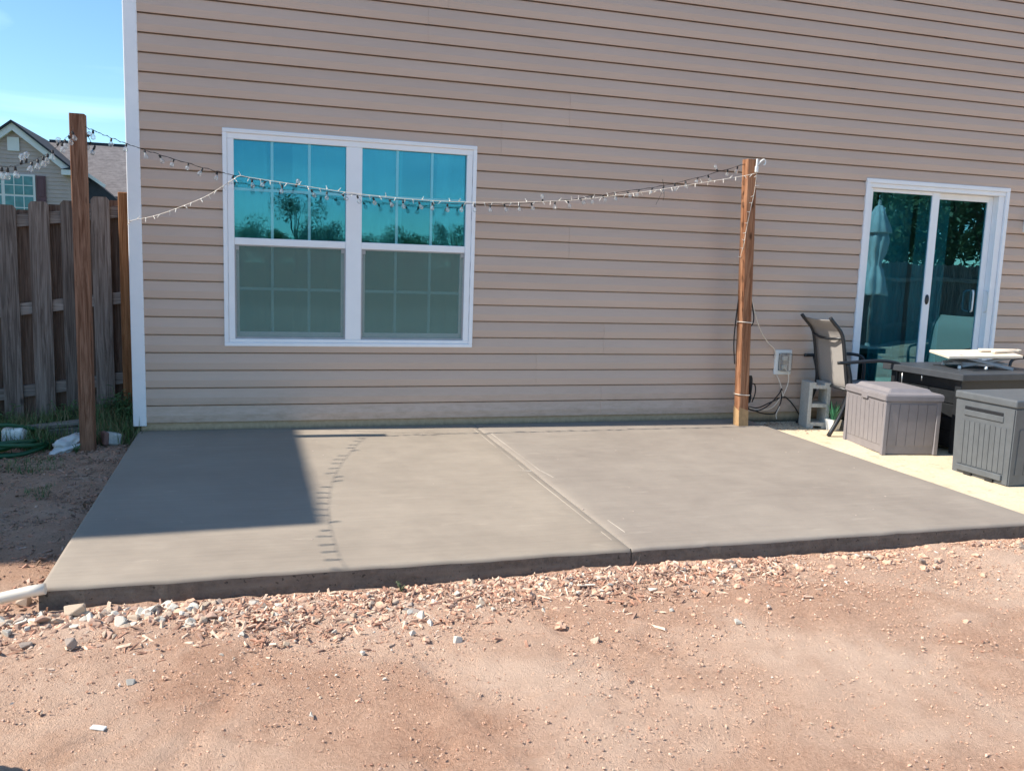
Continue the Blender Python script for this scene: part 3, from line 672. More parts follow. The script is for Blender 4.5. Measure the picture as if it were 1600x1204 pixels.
lp3 = thing('wooden_post', 'brown square wooden post holding the far end of the globe light string', 'post', (P3[0], P3[1], -.22)); square_post(lp3, 'timber', 'post_wood', (P3[0], P3[1], -.22), (P3[0], P3[1], 2.05), .090)

# ================================================================== string lights
def bulb_mesh():
    b_ = B().lathe([(.004, .0), (.0075, -.004), (.008, -.010), (.0145, -.019), (.0175, -.030), (.015, -.041), (.0075, -.047), (.001, -.0485)], 10); me = bpy.data.meshes.new('bulb'); bmesh.ops.recalc_face_normals(b_.bm, faces=b_.bm.faces[:]); b_.bm.to_mesh(me); b_.bm.free(); me.materials.append(MATS['bulb_glass']); return me
def socket_mesh():
    b_ = B().lathe([(.004, .020), (.0078, .017), (.0082, .0), (.0075, -.004)], 8); me = bpy.data.meshes.new('socket'); bmesh.ops.recalc_face_normals(b_.bm, faces=b_.bm.faces[:]); b_.bm.to_mesh(me); b_.bm.free(); me.materials.append(MATS['dark_rubber']); return me
BM, SM = bulb_mesh(), socket_mesh()
def globe_string(label, pts, spacing, group=None, tilt=.35, gaps=None, wr=.0016):
    t_ = thing('globe_light_string', label, 'string lights', pts[0], 0, group)
    o0 = Vector(pts[0]); P = [Vector(p) - o0 for p in smooth_path(pts, 10)]
    # gentle irregularity
    P = [p + Vector((0, random.uniform(-.003, .003), random.uniform(-.003, .003))) for p in P]
    B().tube(P, wr, 6).done('wire', 'dark_rubber', t_)
    tw = [p + Vector((.0, .004 * math.sin(i * 1.7), .004 * math.cos(i * 1.7))) for i, p in enumerate(P)]
    B().tube(tw, wr * .75, 5).done('wire', 'dark_rubber', t_)
    d = 0; nxt = spacing * .5
    for a, b_ in zip(P, P[1:]):
        l = (b_ - a).length
        while nxt <= d + l:
            q = a.lerp(b_, (nxt - d) / l)
            if gaps and gaps(q + o0): nxt += spacing; continue
            rx, ry = random.gauss(0, tilt), random.gauss(0, tilt)
            if random.random() < .06: rx += 2.6
            s = link('socket', SM, None, t_); s.scale = (.88, .88, .88); s.location = q + Matrix.Rotation(ry, 3, 'Y') @ Matrix.Rotation(rx, 3, 'X') @ Vector((0, 0, -.020)); s.rotation_euler = (Matrix.Rotation(ry, 3, 'Y') @ Matrix.Rotation(rx, 3, 'X')).to_euler()
            bl = link('bulb', BM, None, s); nxt += spacing * random.uniform(.85, 1.15)
        d += l
    return t_
YA = -.27
A = [(LPX + .05, YA, 1.985), (-.175, YA, 1.943), (-.04, YA, 1.895), (.141, YA, 1.846), (.431, YA, 1.774), (.636, YA, 1.736), (.973, YA, 1.691), (1.411, YA, 1.650), (1.868, YA, 1.630), (2.296, YA, 1.634), (2.842, YA, 1.676), (3.357, YA, 1.766), (3.894, YA, 1.874), (4.52, YA, 2.060)]
globe_string('dark wire string of clear globe bulbs sagging between the two posts along the wall', A, .105)
Ls = []
for k in range(13):
    s = k / 12; Ls.append((LPX - .01 + (P3[0] - LPX + .01) * s, LPY - .06 + (P3[1] - LPY + .11) * s, 1.965 - .42 * 4 * s * (1 - s)))
globe_string('globe bulb string running from the fence side post out over the yard', Ls, .11, tilt=.16, gaps=lambda p: p.y < -2.98, wr=.0009)
# loose end of the globe string, hanging behind the left post
globe_string('short loose tail of globe bulbs hanging from the post top', [(LPX + .048, LPY + .03, 1.95), (LPX + .075, LPY + .02, 1.90), (LPX + .10, LPY + .02, 1.875), (LPX + .085, LPY + .03, 1.86)], .04, tilt=1.0)
# mini light string (white wire)
def mini_mesh():
    b_ = B().tube([(0, 0, 0), (0, 0, .012)], .0034, 6).tube([(0, 0, .012), (0, 0, .027), (0, 0, .033)], .0026, 6, r2=.0008); me = bpy.data.meshes.new('mini_bulb'); b_.bm.to_mesh(me); b_.bm.free(); me.materials.append(MATS['mini_clear']); return me
MM = mini_mesh()
bs = thing('mini_light_string', 'white wire string of tiny clear lights strung from the house corner to the reddish post', 'string lights', (-.074, -.02, 1.38))
o0 = Vector((-.074, -.02, 1.38))
Bp = [(-.086, -.028, 1.385), (-.05, -.05, 1.415), (.06, -.09, 1.44), (.184, -.15, 1.48), (.429, -.22, 1.588), (.60, -.28, 1.70), (.655, -.285, 1.735), (.72, -.285, 1.728), (.98, -.28, 1.703), (1.41, -.28, 1.662), (1.868, -.28, 1.642), (2.296, -.28, 1.645), (2.70, -.28, 1.668), (3.05, -.28, 1.70), (3.357, -.29, 1.745), (3.75, -.30, 1.815), (4.2, -.31, 1.905), (4.49, -.325, 1.965), (4.585, -.33, 1.99)]
path = smooth_path(Bp, 10)
Bd = [(4.588, -.332, 2.00), (4.592, -.328, 1.96), (4.585, -.326, 1.84), (4.560, -.326, 1.70), (4.535, -.328, 1.55), (4.520, -.330, 1.42), (4.535, -.27, 1.33), (4.60, -.225, 1.30), (4.645, -.235, 1.24)]
path2 = smooth_path(Bd, 8)
B().tube([p - o0 for p in path], .0022, 5).tube([p - o0 for p in path2], .0022, 5).done('wire', 'white_wire', bs)
d = 0; nxt = .03
for pth, spc in ((path, .062), (path2, .07)):
    d = 0; nxt = .03
    for a, b_ in zip(pth, pth[1:]):
        l = (b_ - a).length
        while nxt <= d + l and l > 0:
            q = a.lerp(b_, (nxt - d) / l) - o0; mb = link('mini_bulb', MM, None, bs); mb.location = q
            dr = Vector((random.gauss(0, .5), random.gauss(0, .5), random.choice((-1, -1, 1)))).normalized()
            if pth is path2: dr = Vector((random.choice((-1, 1)), -.3, random.gauss(0, .3))).normalized()
            mb.rotation_euler = dr.to_track_quat('Z', 'Y').to_euler(); nxt += spc * random.uniform(.75, 1.3)
        d += l
B().box(4.572 - o0.x, 4.598 - o0.x, -.345 - o0.y, -.327 - o0.y, 1.995 - o0.z, 2.045 - o0.z, .004).box(4.578 - o0.x, 4.592 - o0.x, -.343 - o0.y, -.329 - o0.y, 2.046 - o0.z, 2.10 - o0.z, .003).done('plug', 'white_plastic', bs)
# tie wire dangling off the string
B().tube(smooth_path([(3.80, -.29, 1.84), (3.79, -.295, 1.80), (3.74, -.30, 1.70)], 5), .0014, 5).tube(smooth_path([(3.80, -.29, 1.84), (3.81, -.295, 1.78), (3.80, -.30, 1.735)], 5), .0014, 5).tube([(3.81, -.29, 1.835), (3.79, -.285, 1.90)], .0018, 5).done('tie_wire', 'dark_rubber', None)
tag(bpy.data.objects['tie_wire'], 'thin dark wire ends dangling from the light strings over the wall', 'wire')

# ================================================================== cords by the right post
def cord(label, paths, r, mat, cat='cord', name='extension_cord'):
    b_ = B()
    for p in paths: b_.tube(smooth_path(p, 7), r, 7)
    return tag(b_.done(name, mat), label, cat)
zb = -.06
coil = []
for k in range(6):
    for j in range(14):
        a = 2 * math.pi * j / 14; coil.append((4.715 + k * .004 + .018 * math.cos(a) + .003 * math.sin(3 * a + k), -.205 - .004 * k, .215 + .115 * math.sin(a) + .004 * k))
ck = B().tube(coil, .0065, 6).tube(smooth_path([(4.74, -.215, .28), (4.79, -.21, .27), (4.80, -.21, .20), (4.775, -.21, .12)], 6), .006, 6); tag(ck.done('cord_coil', 'dark_rubber'), 'coil of black cord hung on the back of the reddish post', 'cord')
cord('black cord looping from the post coil across to the clear outlet cover', [[(4.70, -.20, .14), (4.76, -.20, .06), (4.86, -.19, .045), (4.97, -.17, .09), (5.08, -.14, .18), (5.135, -.09, .215), (5.155, -.07, .17), (5.15, -.07, .09), (5.11, -.08, .02), (5.06, -.10, -.005), (4.93, -.14, .01), (4.80, -.18, .05), (4.70, -.20, .07)], [(4.72, -.20, .085), (4.86, -.17, .065), (5.0, -.13, .10), (5.16, -.08, .14), (5.22, -.07, .12), (5.30, -.06, .05), (5.36, -.06, -.03)]], .0055, 'dark_rubber')
cord('black cord drooping in a loop from the upper part of the reddish post', [[(4.625, -.225, 1.12), (4.66, -.22, 1.08), (4.72, -.20, .93), (4.742, -.20, .82), (4.72, -.20, .765), (4.68, -.21, .80), (4.65, -.22, .90)]], .0055, 'dark_rubber')
cord('thin black cord running down the left side of the reddish post', [[(4.558, -.245, .98), (4.548, -.24, .80), (4.545, -.24, .62), (4.56, -.25, .45)]], .0055, 'dark_rubber')
cord('cream lamp cord stretched from the reddish post down to the outlet box and knotted below', [[(4.66, -.22, 1.16), (4.73, -.18, .96), (4.85, -.12, .75), (4.98, -.06, .62), (5.07, -.04, .55), (5.082, -.035, .47)], [(5.17, -.06, .40), (5.205, -.075, .33), (5.20, -.08, .25), (5.17, -.08, .17), (5.16, -.08, .14)], [(5.11, -.04, .33), (5.135, -.07, .25), (5.16, -.08, .15)], [(4.76, -.19, .07), (4.90, -.16, .045), (5.04, -.12, .06), (5.13, -.09, .14)], [(5.13, -.09, .06), (5.10, -.09, -.01), (5.108, -.09, -.05)]], .0045, 'white_wire')
for (zz, nm) in ((.80, 'upper'), (.20, 'lower')):
    sx_ = RPX - .085 * (zz + .06) / 2.16; h = .047
    cord('cream twine tied round the %s part of the reddish post' % nm, [[(sx_ - h, RPY + h, zz), (sx_ - h, RPY - h, zz + .004), (sx_ + h, RPY - h, zz - .003), (sx_ + h, RPY + h, zz), (sx_ - h, RPY + h, zz)]], .0035, 'white_wire', 'twine', 'twine')

# ================================================================== cinder block, pot plant
cbx = thing('cinder_block', 'grey concrete block standing on end beside the sling chair', 'cinder block', (5.385, -.225, patio_z(5.385, -.225)), R(-14))
def block_mesh():
    b_ = B(); w_, d_, h_ = .19, .19, .395; e = .032; y0, y1 = -d_ / 2, d_ / 2
    b_.box(-w_ / 2, -w_ / 2 + e, y0, y1, 0, h_, .003).box(w_ / 2 - e, w_ / 2, y0, y1, 0, h_, .003)
    for z0, z1 in ((.022, .052), (.182, .213), (h_ - .052, h_ - .022)): b_.box(-w_ / 2 + e, w_ / 2 - e, y0 + .001, y1 - .001, z0, z1)
    # frogged end flanges
    for (z0, z1) in ((0, .022), (h_ - .022, h_)):
        b_.box(-w_ / 2 + e, -w_ / 2 + e + .026, y0 + .001, y1 - .001, z0, z1).box(w_ / 2 - e - .026, w_ / 2 - e, y0 + .001, y1 - .001, z0, z1)
    return b_
block_mesh().done('block', 'cinder', cbx)
pot = thing('potted_plant', 'small white square pot with spiky artificial green grass', 'potted plant', (5.465, -.385, patio_z(5.465, -.385)), R(10))
pb = B(); pw0, pw1, ph = .036, .050, .095
V = [(-pw0, -pw0, 0), (pw0, -pw0, 0), (pw0, pw0, 0), (-pw0, pw0, 0), (-pw1, -pw1, ph), (pw1, -pw1, ph), (pw1, pw1, ph), (-pw1, pw1, ph), (-pw1 + .006, -pw1 + .006, ph), (pw1 - .006, -pw1 + .006, ph), (pw1 - .006, pw1 - .006, ph), (-pw1 + .006, pw1 - .006, ph), (-pw1 + .008, -pw1 + .008, ph - .015), (pw1 - .008, -pw1 + .008, ph - .015), (pw1 - .008, pw1 - .008, ph - .015), (-pw1 + .008, pw1 - .008, ph - .015)]
F = [(3, 2, 1, 0), (12, 13, 14, 15)] + [(a + i, a + (i + 1) % 4, a + 4 + (i + 1) % 4, a + 4 + i) for a in (0, 4, 8) for i in range(4)]
link('pot', pydata(V, F, 'pot'), 'pot_white', pot)
for k in range(52):
    a = random.uniform(0, 6.28); ln = random.uniform(.10, .20); sp_ = random.uniform(.1, 1.1); V = []; F = []; wd = random.uniform(.005, .010); d_ = Vector((math.cos(a), math.sin(a), 0)); s_ = Vector((-d_.y, d_.x, 0))
    for j in range(5):
        q = j / 4; c = d_ * (.012 + sp_ * ln * q ** 1.4 * .8) + Vector((0, 0, ph - .015 + ln * q * (1 - .28 * sp_ * q))); wq = wd * (1 - q) ** .7
        V += [c + s_ * wq, c - s_ * wq]
    for j in range(4): F.append((2 * j, 2 * j + 1, 2 * j + 3, 2 * j + 2))
    link('leaf', pydata(V, F, 'leaf'), 'plant_green', pot)

# ================================================================== sling chair
def make_chair(label, loc, rz):
    """faces local +x, width along y"""
    t_ = thing('sling_chair', label, 'chair', loc, rz); hw = .25
    for s in (-1, 1):
        y = s * hw
        back = smooth_path([(-.335, y, .965), (-.29, y, .915), (-.235, y, .855), (-.205, y, .78), (-.175, y, .61), (-.145, y, .44), (-.12, y, .36), (.02, y, .36), (.20, y, .385), (.30, y, .39), (.335, y, .37)], 5)
        B().tube(back, .0155, 10).done('side_rail', 'black_metal', t_)
        arm = smooth_path([(-.26, s * (hw + .045), .605), (-.16, s * (hw + .045), .61), (.06, s * (hw + .045), .628), (.22, s * (hw + .045), .62), (.285, s * (hw + .04), .59), (.30, s * (hw + .03), .50), (.29, s * (hw + .025), .30), (.30, s * (hw + .03), .0)], 5)
        B().tube(arm, .014, 10).done('armrest', 'black_metal', t_)
        leg = smooth_path([(-.17, s * (hw + .03), .60), (-.135, s * (hw + .03), .47), (-.14, s * (hw + .03), .34), (-.20, s * (hw + .032), .16), (-.285, s * (hw + .035), .0)], 5)
        B().tube(leg, .0175, 10).done('leg', 'black_metal', t_)
    B().tube([(-.215, -hw, .80), (-.235, -.1, .785), (-.235, .1, .785), (-.215, hw, .80)], .011, 8).done('crossbar', 'black_metal', t_)
    B().tube([(-.13, -hw, .375), (-.13, hw, .375)], .013, 8).tube([(.30, -hw - .03, .34), (.30, hw + .03, .34)], .012, 8).done('crossbar', 'black_metal', t_)
    def sling(pts, name):
        P = smooth_path(pts, 5); V = []; F = []; n = 8
        for p in P:
            for j in range(n + 1):
                q = j / n; sag = .018 * math.sin(math.pi * q); V.append((p.x + sag * .6, -hw + .016 + (2 * hw - .032) * q, p.z - sag * .5))
        for i in range(len(P) - 1):
            for j in range(n): F.append((i * (n + 1) + j, i * (n + 1) + j + 1, (i + 1) * (n + 1) + j + 1, (i + 1) * (n + 1) + j))
        o = link(name, pydata(V, F, name, True), 'sling_fabric', t_); md = o.modifiers.new('s', 'SOLIDIFY'); md.thickness = .004; return o
    sling([(-.315, 0, .945), (-.29, 0, .915), (-.235, 0, .855), (-.205, 0, .78), (-.175, 0, .61), (-.145, 0, .44), (-.125, 0, .385)], 'back_sling')
    sling([(-.125, 0, .372), (.02, 0, .368), (.20, 0, .392), (.30, 0, .398)], 'seat_sling'); return t_
make_chair('black framed beige sling patio chair behind the taupe storage box', (5.575, -.385, patio_z(5.575, -.385)), R(-9))
make_chair('black framed beige sling patio chair beyond the fire table', (7.62, -.62, patio_z(7.6, -.6)), R(160))

# ================================================================== deck boxes
def deck_box(label, loc, rz, w_, d_, h_, mat, style):
    t_ = thing('storage_box', label, 'storage box', loc, rz); lid = .055
    tp = .012     # slight taper
    body = B()
    V = [(tp, tp, 0), (w_ - tp, tp, 0), (w_ - tp, d_ - tp, 0), (tp, d_ - tp, 0), (0, 0, h_ - lid), (w_, 0, h_ - lid), (w_, d_, h_ - lid), (0, d_, h_ - lid)]
    bv = [body.bm.verts.new(v) for v in V]
    for f in ((3, 2, 1, 0), (4, 5, 6, 7), (0, 1, 5, 4), (1, 2, 6, 5), (2, 3, 7, 6), (3, 0, 4, 7)): body.bm.faces.new([bv[i] for i in f])
    bmesh.ops.bevel(body.bm, geom=body.bm.edges[:], offset=.008, segments=2, affect='EDGES')
    body.done('body', mat, t_)
    z0 = .07 if style == 0 else .075; z1 = h_ - lid - (.035 if style == 0 else .14)
    def tapx(z): return tp * (1 - z / (h_ - lid))
    # raised plank faces with gaps, on the left (x=0) and front (y=0) sides
    nL = 8 if style == 0 else 9; mg = .035 if style == 0 else .055
    pw = (d_ - 2 * mg) / nL
    for k in range(nL):
        a = mg + k * pw + .0022; c = mg + (k + 1) * pw - .0022
        b_ = B(); q = [(tapx(z0), z0), (tapx(z1), z1)]
        vv = []
        for dy in (a, c):
            for (xx, zz) in q: vv.append(b_.bm.verts.new((xx - .004, dy, zz)))
            for (xx, zz) in q: vv.append(b_.bm.verts.new((xx + .006, dy, zz)))
        for f in ((0, 1, 5, 4), (0, 4, 6, 2), (1, 3, 7, 5), (0, 2, 3, 1), (4, 5, 7, 6)): b_.bm.faces.new([vv[i] for i in f])
        b_.done('plank', mat, t_)
    nF = 5 if style == 0 else 7; pw = (w_ - 2 * mg) / nF
    for k in range(nF):
        a = mg + k * pw + .0022; c = mg + (k + 1) * pw - .0022; b_ = B(); q = [(tapx(z0), z0), (tapx(z1), z1)]; vv = []
        for dx in (a, c):
            for (yy, zz) in q: vv.append(b_.bm.verts.new((dx, yy - .004, zz)))
            for (yy, zz) in q: vv.append(b_.bm.verts.new((dx, yy + .006, zz)))
        for f in ((0, 1, 5, 4), (0, 4, 6, 2), (1, 3, 7, 5), (0, 2, 3, 1), (4, 5, 7, 6)): b_.bm.faces.new([vv[i] for i in f])
        b_.done('plank', mat, t_)
    if style == 0:
        # lid with overhang, sloped shoulder and raised centre
        lb = B(); e = .014; zt = h_
        r0 = [(-e, -e), (w_ + e, -e), (w_ + e, d_ + e), (-e, d_ + e)]; i1 = .012; i2 = .06
        lv = []
        for ins, zz in ((0, h_ - lid - .012), (0, h_ - .022), (i1, h_ - .012), (i2, h_ - .008), (i2 + .02, h_ + .018)):
            lv.append([lb.bm.verts.new((x + (ins if x < w_ / 2 else -ins), y + (ins if y < d_ / 2 else -ins), zz)) for x, y in r0])
        for Aq, Bq in zip(lv, lv[1:]):
            for j in range(4): lb.bm.faces.new((Aq[j], Aq[(j + 1) % 4], Bq[(j + 1) % 4], Bq[j]))
        lb.bm.faces.new(lv[-1]); lb.bm.faces.new(lv[0][::-1])
        bmesh.ops.bevel(lb.bm, geom=lb.bm.edges[:], offset=.005, segments=2, affect='EDGES'); lo = lb.done('lid', mat, t_)
        B().box(-e - .004, -e + .02, d_ * .5 - .04, d_ * .5 + .04, h_ - lid - .03, h_ - .03, .004).done('lid_clasp', mat, lo)
        for (cx_, cy_) in ((0, 0), (w_, 0), (0, d_)):
            B().box(cx_ - .004 if cx_ == 0 else cx_ - .030, cx_ + .030 if cx_ == 0 else cx_ + .004, (cy_ - .004) if cy_ == 0 else cy_ - .030, cy_ + .030 if cy_ == 0 else cy_ + .004, .0, h_ - lid - .013, .004).done('corner_post', mat, t_)
    else:
        lb = B().box(-.006, w_ + .006, -.006, d_ + .006, h_ - lid + .002, h_, .012, None, 3); lo = lb.done('lid', mat, t_)
        # pull slot on the left face, shade of the recess painted as a dark strip
        B().box(-.006, .004, .085, d_ - .085, h_ - lid - .105, h_ - lid - .065, .003).done('handle_lip', mat, t_)
        B().box(-.0045, .01, .09, d_ - .09, h_ - lid - .064, h_ - lid - .042).done('handle_slot_shade', 'black_metal', t_)
        for yy in (.12, d_ - .19): B().box(-.003, .02, yy, yy + .06, .004, .026).done('foot_slot_shade', 'black_metal', t_)  # dark blocks stand in for the shade inside the foot slots
        B().box(-.0052, .01, .06, d_ - .06, .028, .068, .003).done('base_band', mat, t_)
    return t_
deck_box('taupe plastic plank-style storage box with overhanging lid', (5.235, -1.275, patio_z(5.24, -1.27) + .001), R(-8.5), .445, .56, .475, 'box_taupe', 0)
deck_box('charcoal plastic storage box with a long pull slot in its side', (5.455, -2.205, patio_z(5.46, -2.2) + .001), R(2.5), .62, .485, .575, 'box_charcoal', 1)

# ================================================================== fire table and folded stand
ft = thing('fire_table', 'black square fire table with grey top behind the storage boxes', 'table', (5.79, -1.40, patio_z(6.1, -1.0) + .001), R(4)); tz = .505 - ft.location.z
B().box(0, 1.02, 0, .80, tz - .05, tz, .004).done('table_top', 'table_top', ft)
B().box(.33, .69, .20, .60, tz + .0005, tz + .006, .002).done('burner_lid', 'table_black', ft)
B().box(.10, .92, .09, .71, .03, tz - .06, .003).done('base', 'table_black', ft)
for (cx_, cy_) in ((.05, .05), (.91, .05), (.05, .69), (.91, .69)):
    B().box(cx_, cx_ + .06, cy_, cy_ + .06, 0, tz - .051, .004).done('leg', 'table_black', ft)
for k in range(5):
    zz = .06 + k * .105
    B().box(.092, .100, .115, .685, zz, zz + .096, .002).done('side_panel', 'table_black', ft); B().box(.115, .905, .082, .090, zz, zz + .096, .002).done('side_panel', 'table_black', ft)
for (cx_, cy_) in ((.02, .60), (.02, .40)): B().tube([(cx_, cy_, tz - .05), (cx_, cy_, tz - .10 if cy_ < .5 else tz - .17)], .006, 6).done('bracket', 'screw_zinc', ft)
fs_ = thing('folded_stand', 'folded pale topped stand with grey metal legs lying on the fire table', 'folding stand', (6.30, -.98, .506), R(-14))
rt = Matrix.Translation((0, 0, .10)) @ Matrix.Rotation(R(-2), 4, 'Y') @ Matrix.Rotation(R(4), 4, 'X')
B().box(-.30, .30, -.15, .15, 0, .022, .003, rt).done('top_board', 'pale_board', fs_)
B().box(.05, .34, .02, .08, .028, .045, .003, rt @ Matrix.Rotation(R(-8), 4, 'Z')).done('folded_rail', 'pale_board', fs_); B().box(.10, .36, -.09, -.05, .028, .045, .003, rt @ Matrix.Rotation(R(12), 4, 'Z')).done('folded_rail', 'pale_board', fs_)
for (y, a) in ((-.12, 12), (.12, -10)):
    B().box(-.20, .25, y - .012, y + .012, -.012, .012, .003, Matrix.Translation((0, 0, .06)) @ Matrix.Rotation(R(a), 4, 'Y')).done('leg', 'stand_metal', fs_)
    B().box(-.18, .30, y + .016, y + .040, -.012, .012, .003, Matrix.Translation((.02, 0, .055)) @ Matrix.Rotation(R(-a * .9), 4, 'Y')).done('leg', 'stand_metal', fs_)
B().box(-.16, .22, -.10, .11, .038, .052, .004).done('tray', 'stand_metal', fs_)
for (x, y) in ((-.19, -.12), (.02, -.13), (.26, .12), (-.19, .12)): B().lathe([(.013, 0), (.014, .012), (.009, .026)], 10, (x, y, .0)).done('foot', 'white_plastic', fs_)

# ================================================================== fence
fence = thing('wooden_fence', 'weathered grey shadowbox picket fence behind the brown post', 'fence', (-.3, .70, -.1))
FO = Vector((-.3, .70, -.1)); SL = .145
def ftop(x): return 1.635 + SL * (x + .2)
def picket(x0, wd, y, top, bot, mat, th=.016):
    lean = random.uniform(-.006, .006); e = .026
    poly = [(0, bot), (wd, bot), (wd + lean, top - e), (wd - e * .8 + lean, top), (e * .8 + lean, top), (lean, top - e)]
    b_ = B().prism([(x0 + q[0] - FO.x, q[1] - FO.z) for q in poly], 'y', y - FO.y, y + th - FO.y); return b_.done('picket', mat, fence)
x = -2.55
while x < -.30:
    wd = .132 + random.uniform(-.006, .004); picket(x, wd, .675 + random.uniform(-.002, .004), ftop(x) + random.uniform(-.012, .012), -.02 + SL * (x + .3) * .6 - .12, 'fence_wood'); x += .2125
x = -2.55 + .106
while x < -.10:
    picket(x, .136, .738 + random.uniform(-.002, .003), ftop(x) - .03 + random.uniform(-.015, .012), -.02 + SL * (x + .3) * .6 - .14, 'fence_back_wood'); x += .2125
for zc in (1.525, .875, .255):
    b_ = B(); x0, x1 = -2.6, -.22
    def zz(x): return zc + SL * (x + .378)
    V = [(x0, zz(x0)), (x1, zz(x1)), (x1, zz(x1) - .088), (x0, zz(x0) - .088)]
    b_.prism([(q[0] - FO.x, q[1] - FO.z) for q in V], 'y', .693 - FO.y, .735 - FO.y).done('rail', 'fence_rail_wood', fence)
B().box(-.235 - FO.x, -.145 - FO.x, .655 - FO.y, .745 - FO.y, -.35 - FO.z, 1.645 - FO.z, .004).done('end_post', 'fence_orange_wood', fence)

# ================================================================== clutter on the left
def gz(x, y): return ground_z(x, y)
hx, hy = -.93, -.03
hs = B(); pts = []
for k in range(5):
    for j in range(26):
        a = 2 * math.pi * j / 26; rr = .27 + .03 * math.sin(k * 2.1) + .012 * math.sin(3 * a + k); cx_ = hx + .03 * math.sin(k * 1.7); cy_ = hy + .03 * math.cos(k * 2.3)
        pts.append((cx_ + rr * math.cos(a), cy_ + rr * .8 * math.sin(a), gz(hx, hy) + .018 + k * .013 + .028 * max(0, math.sin(a + k)) + .012 * math.sin(2 * a + k)))
hs.tube(pts, .0150, 8); hs.tube(smooth_path([(hx + .2, hy + .15, gz(hx, hy) + .12), (hx + .0, hy + .06, gz(hx, hy) + .17), (hx - .3, hy - .02, gz(hx, hy) + .10), (hx - .55, hy - .1, gz(hx, hy) + .03)], 6), .0150, 8)
hose = tag(hs.done('garden_hose', 'hose_green'), 'coiled dark green garden hose on the ground by the fence', 'hose')
nzl = thing('hose_nozzle', 'bright green hose nozzle lying on the hose coil', 'nozzle', (-.985, -.14, gz(-.985, -.14) + .01), R(20))
nb = B().lathe([(.018, 0), (.030, .01), (.036, .05), (.030, .085), (.018, .11), (.016, .15)], 14); nbo = nb.done('nozzle_body', 'nozzle_green', nzl); nbo.rotation_euler = (R(80), 0, R(70)); nbo.location = (.05, 0, .04)
B().tube([(.03, 0, .03), (.07, .02, .08)], .009, 8).done('trigger', 'hose_green', nzl)
jug = thing('plastic_container', 'white plastic container with rounded edges behind the hose', 'container', (-.86, .10, gz(-.86, .10) + .005), R(-12))
jb = B().box(-.075, .075, -.06, .06, 0, .125, .028, None, 3); jb.done('body', 'white_plastic', jug)
B().box(-.045, .045, -.0625, -.0605, .03, .09, .0).done('panel', 'white_plastic', jug)
plank = thing('old_board', 'weathered grey board propped on a stone near the fence', 'board', (-.66, .20, gz(-.66, .20)), R(6))
B().box(-.26, .22, -.05, .05, .075, .105, .004, Matrix.Rotation(R(-5), 4, 'Y')).done('board', 'grey_board_wood', plank); B().box(-.02, .20, -.046, .046, .0, .072, .01, Matrix.Rotation(R(-3), 4, 'Y')).done('support', 'grey_board_wood', plank)
def lump(name, loc, s, seed, mat, sub=3, rough=.35, parent=None, sharp=False):
    bm_ = bmesh.new(); bmesh.ops.create_icosphere(bm_, subdivisions=sub, radius=1.0)
    for v in bm_.verts:
        n_ = noise.fractal(v.co * 1.3 + Vector((seed * 3.1, seed * 1.7, 0)), .8, 2.1, 4); v.co *= 1 + rough * n_
        v.co = Vector((v.co.x * s[0], v.co.y * s[1], v.co.z * s[2]))
    me = bpy.data.meshes.new(name); bm_.to_mesh(me); bm_.free()
    if not sharp: me.polygons.foreach_set('use_smooth', [True] * len(me.polygons))
    o = link(name, me, mat, parent); o.location = loc; return o
tag(lump('plastic_bag', (-.455, -.20, gz(-.45, -.2) + .035), (.125, .07, .052), 3, 'bag_white', 4, .75), 'crumpled white plastic bag lying against the brown post', 'bag'); bpy.data.objects['plastic_bag'].rotation_euler = (.1, -.35, .35)
st_ = thing('broken_paver', 'broken grey and red paver piece leaning behind the brown post', 'paver', (-.235, -.12, gz(-.235, -.12)), R(25))
B().box(-.03, .07, -.045, .045, .0, .085, .012, Matrix.Rotation(R(12), 4, 'Y')).done('concrete_piece', 'cinder', st_); B().box(-.045, -.012, -.052, .03, .0, .09, .006, Matrix.Rotation(R(4), 4, 'Y')).done('brick_piece', 'brick_red', st_)
# pvc pipe at the slab corner
pp = thing('pvc_pipe', 'white plastic pipe lying at the front corner of the slab', 'pipe', (-.06, -3.035, -.080))
b_ = B().tube([(.035, -.02, .005), (-.02, -.02, -.002), (-.30, -.055, -.045), (-.75, -.11, -.075)], .0215, 16)
b_.done('pipe', 'pvc', pp)

bk = thing('shadow_bucket', 'unseen grey bucket added to cast a shadow on the front left dirt', 'bucket', (-.27, -4.25, ground_z(-.27, -4.25)))  # out of view, added for the shadow it throws into the corner
B().lathe([(.105, 0), (.108, .004), (.138, .34), (.146, .345), (.146, .36), (.136, .362), (.132, .30), (.104, .012)], 24).done('body', 'box_charcoal', bk)
B().tube(smooth_path([(-.142, 0, .33), (-.10, -.08, .29), (0, -.15, .27), (.10, -.08, .29), (.142, 0, .33)], 5), .003, 6).done('handle', 'screw_zinc', bk)
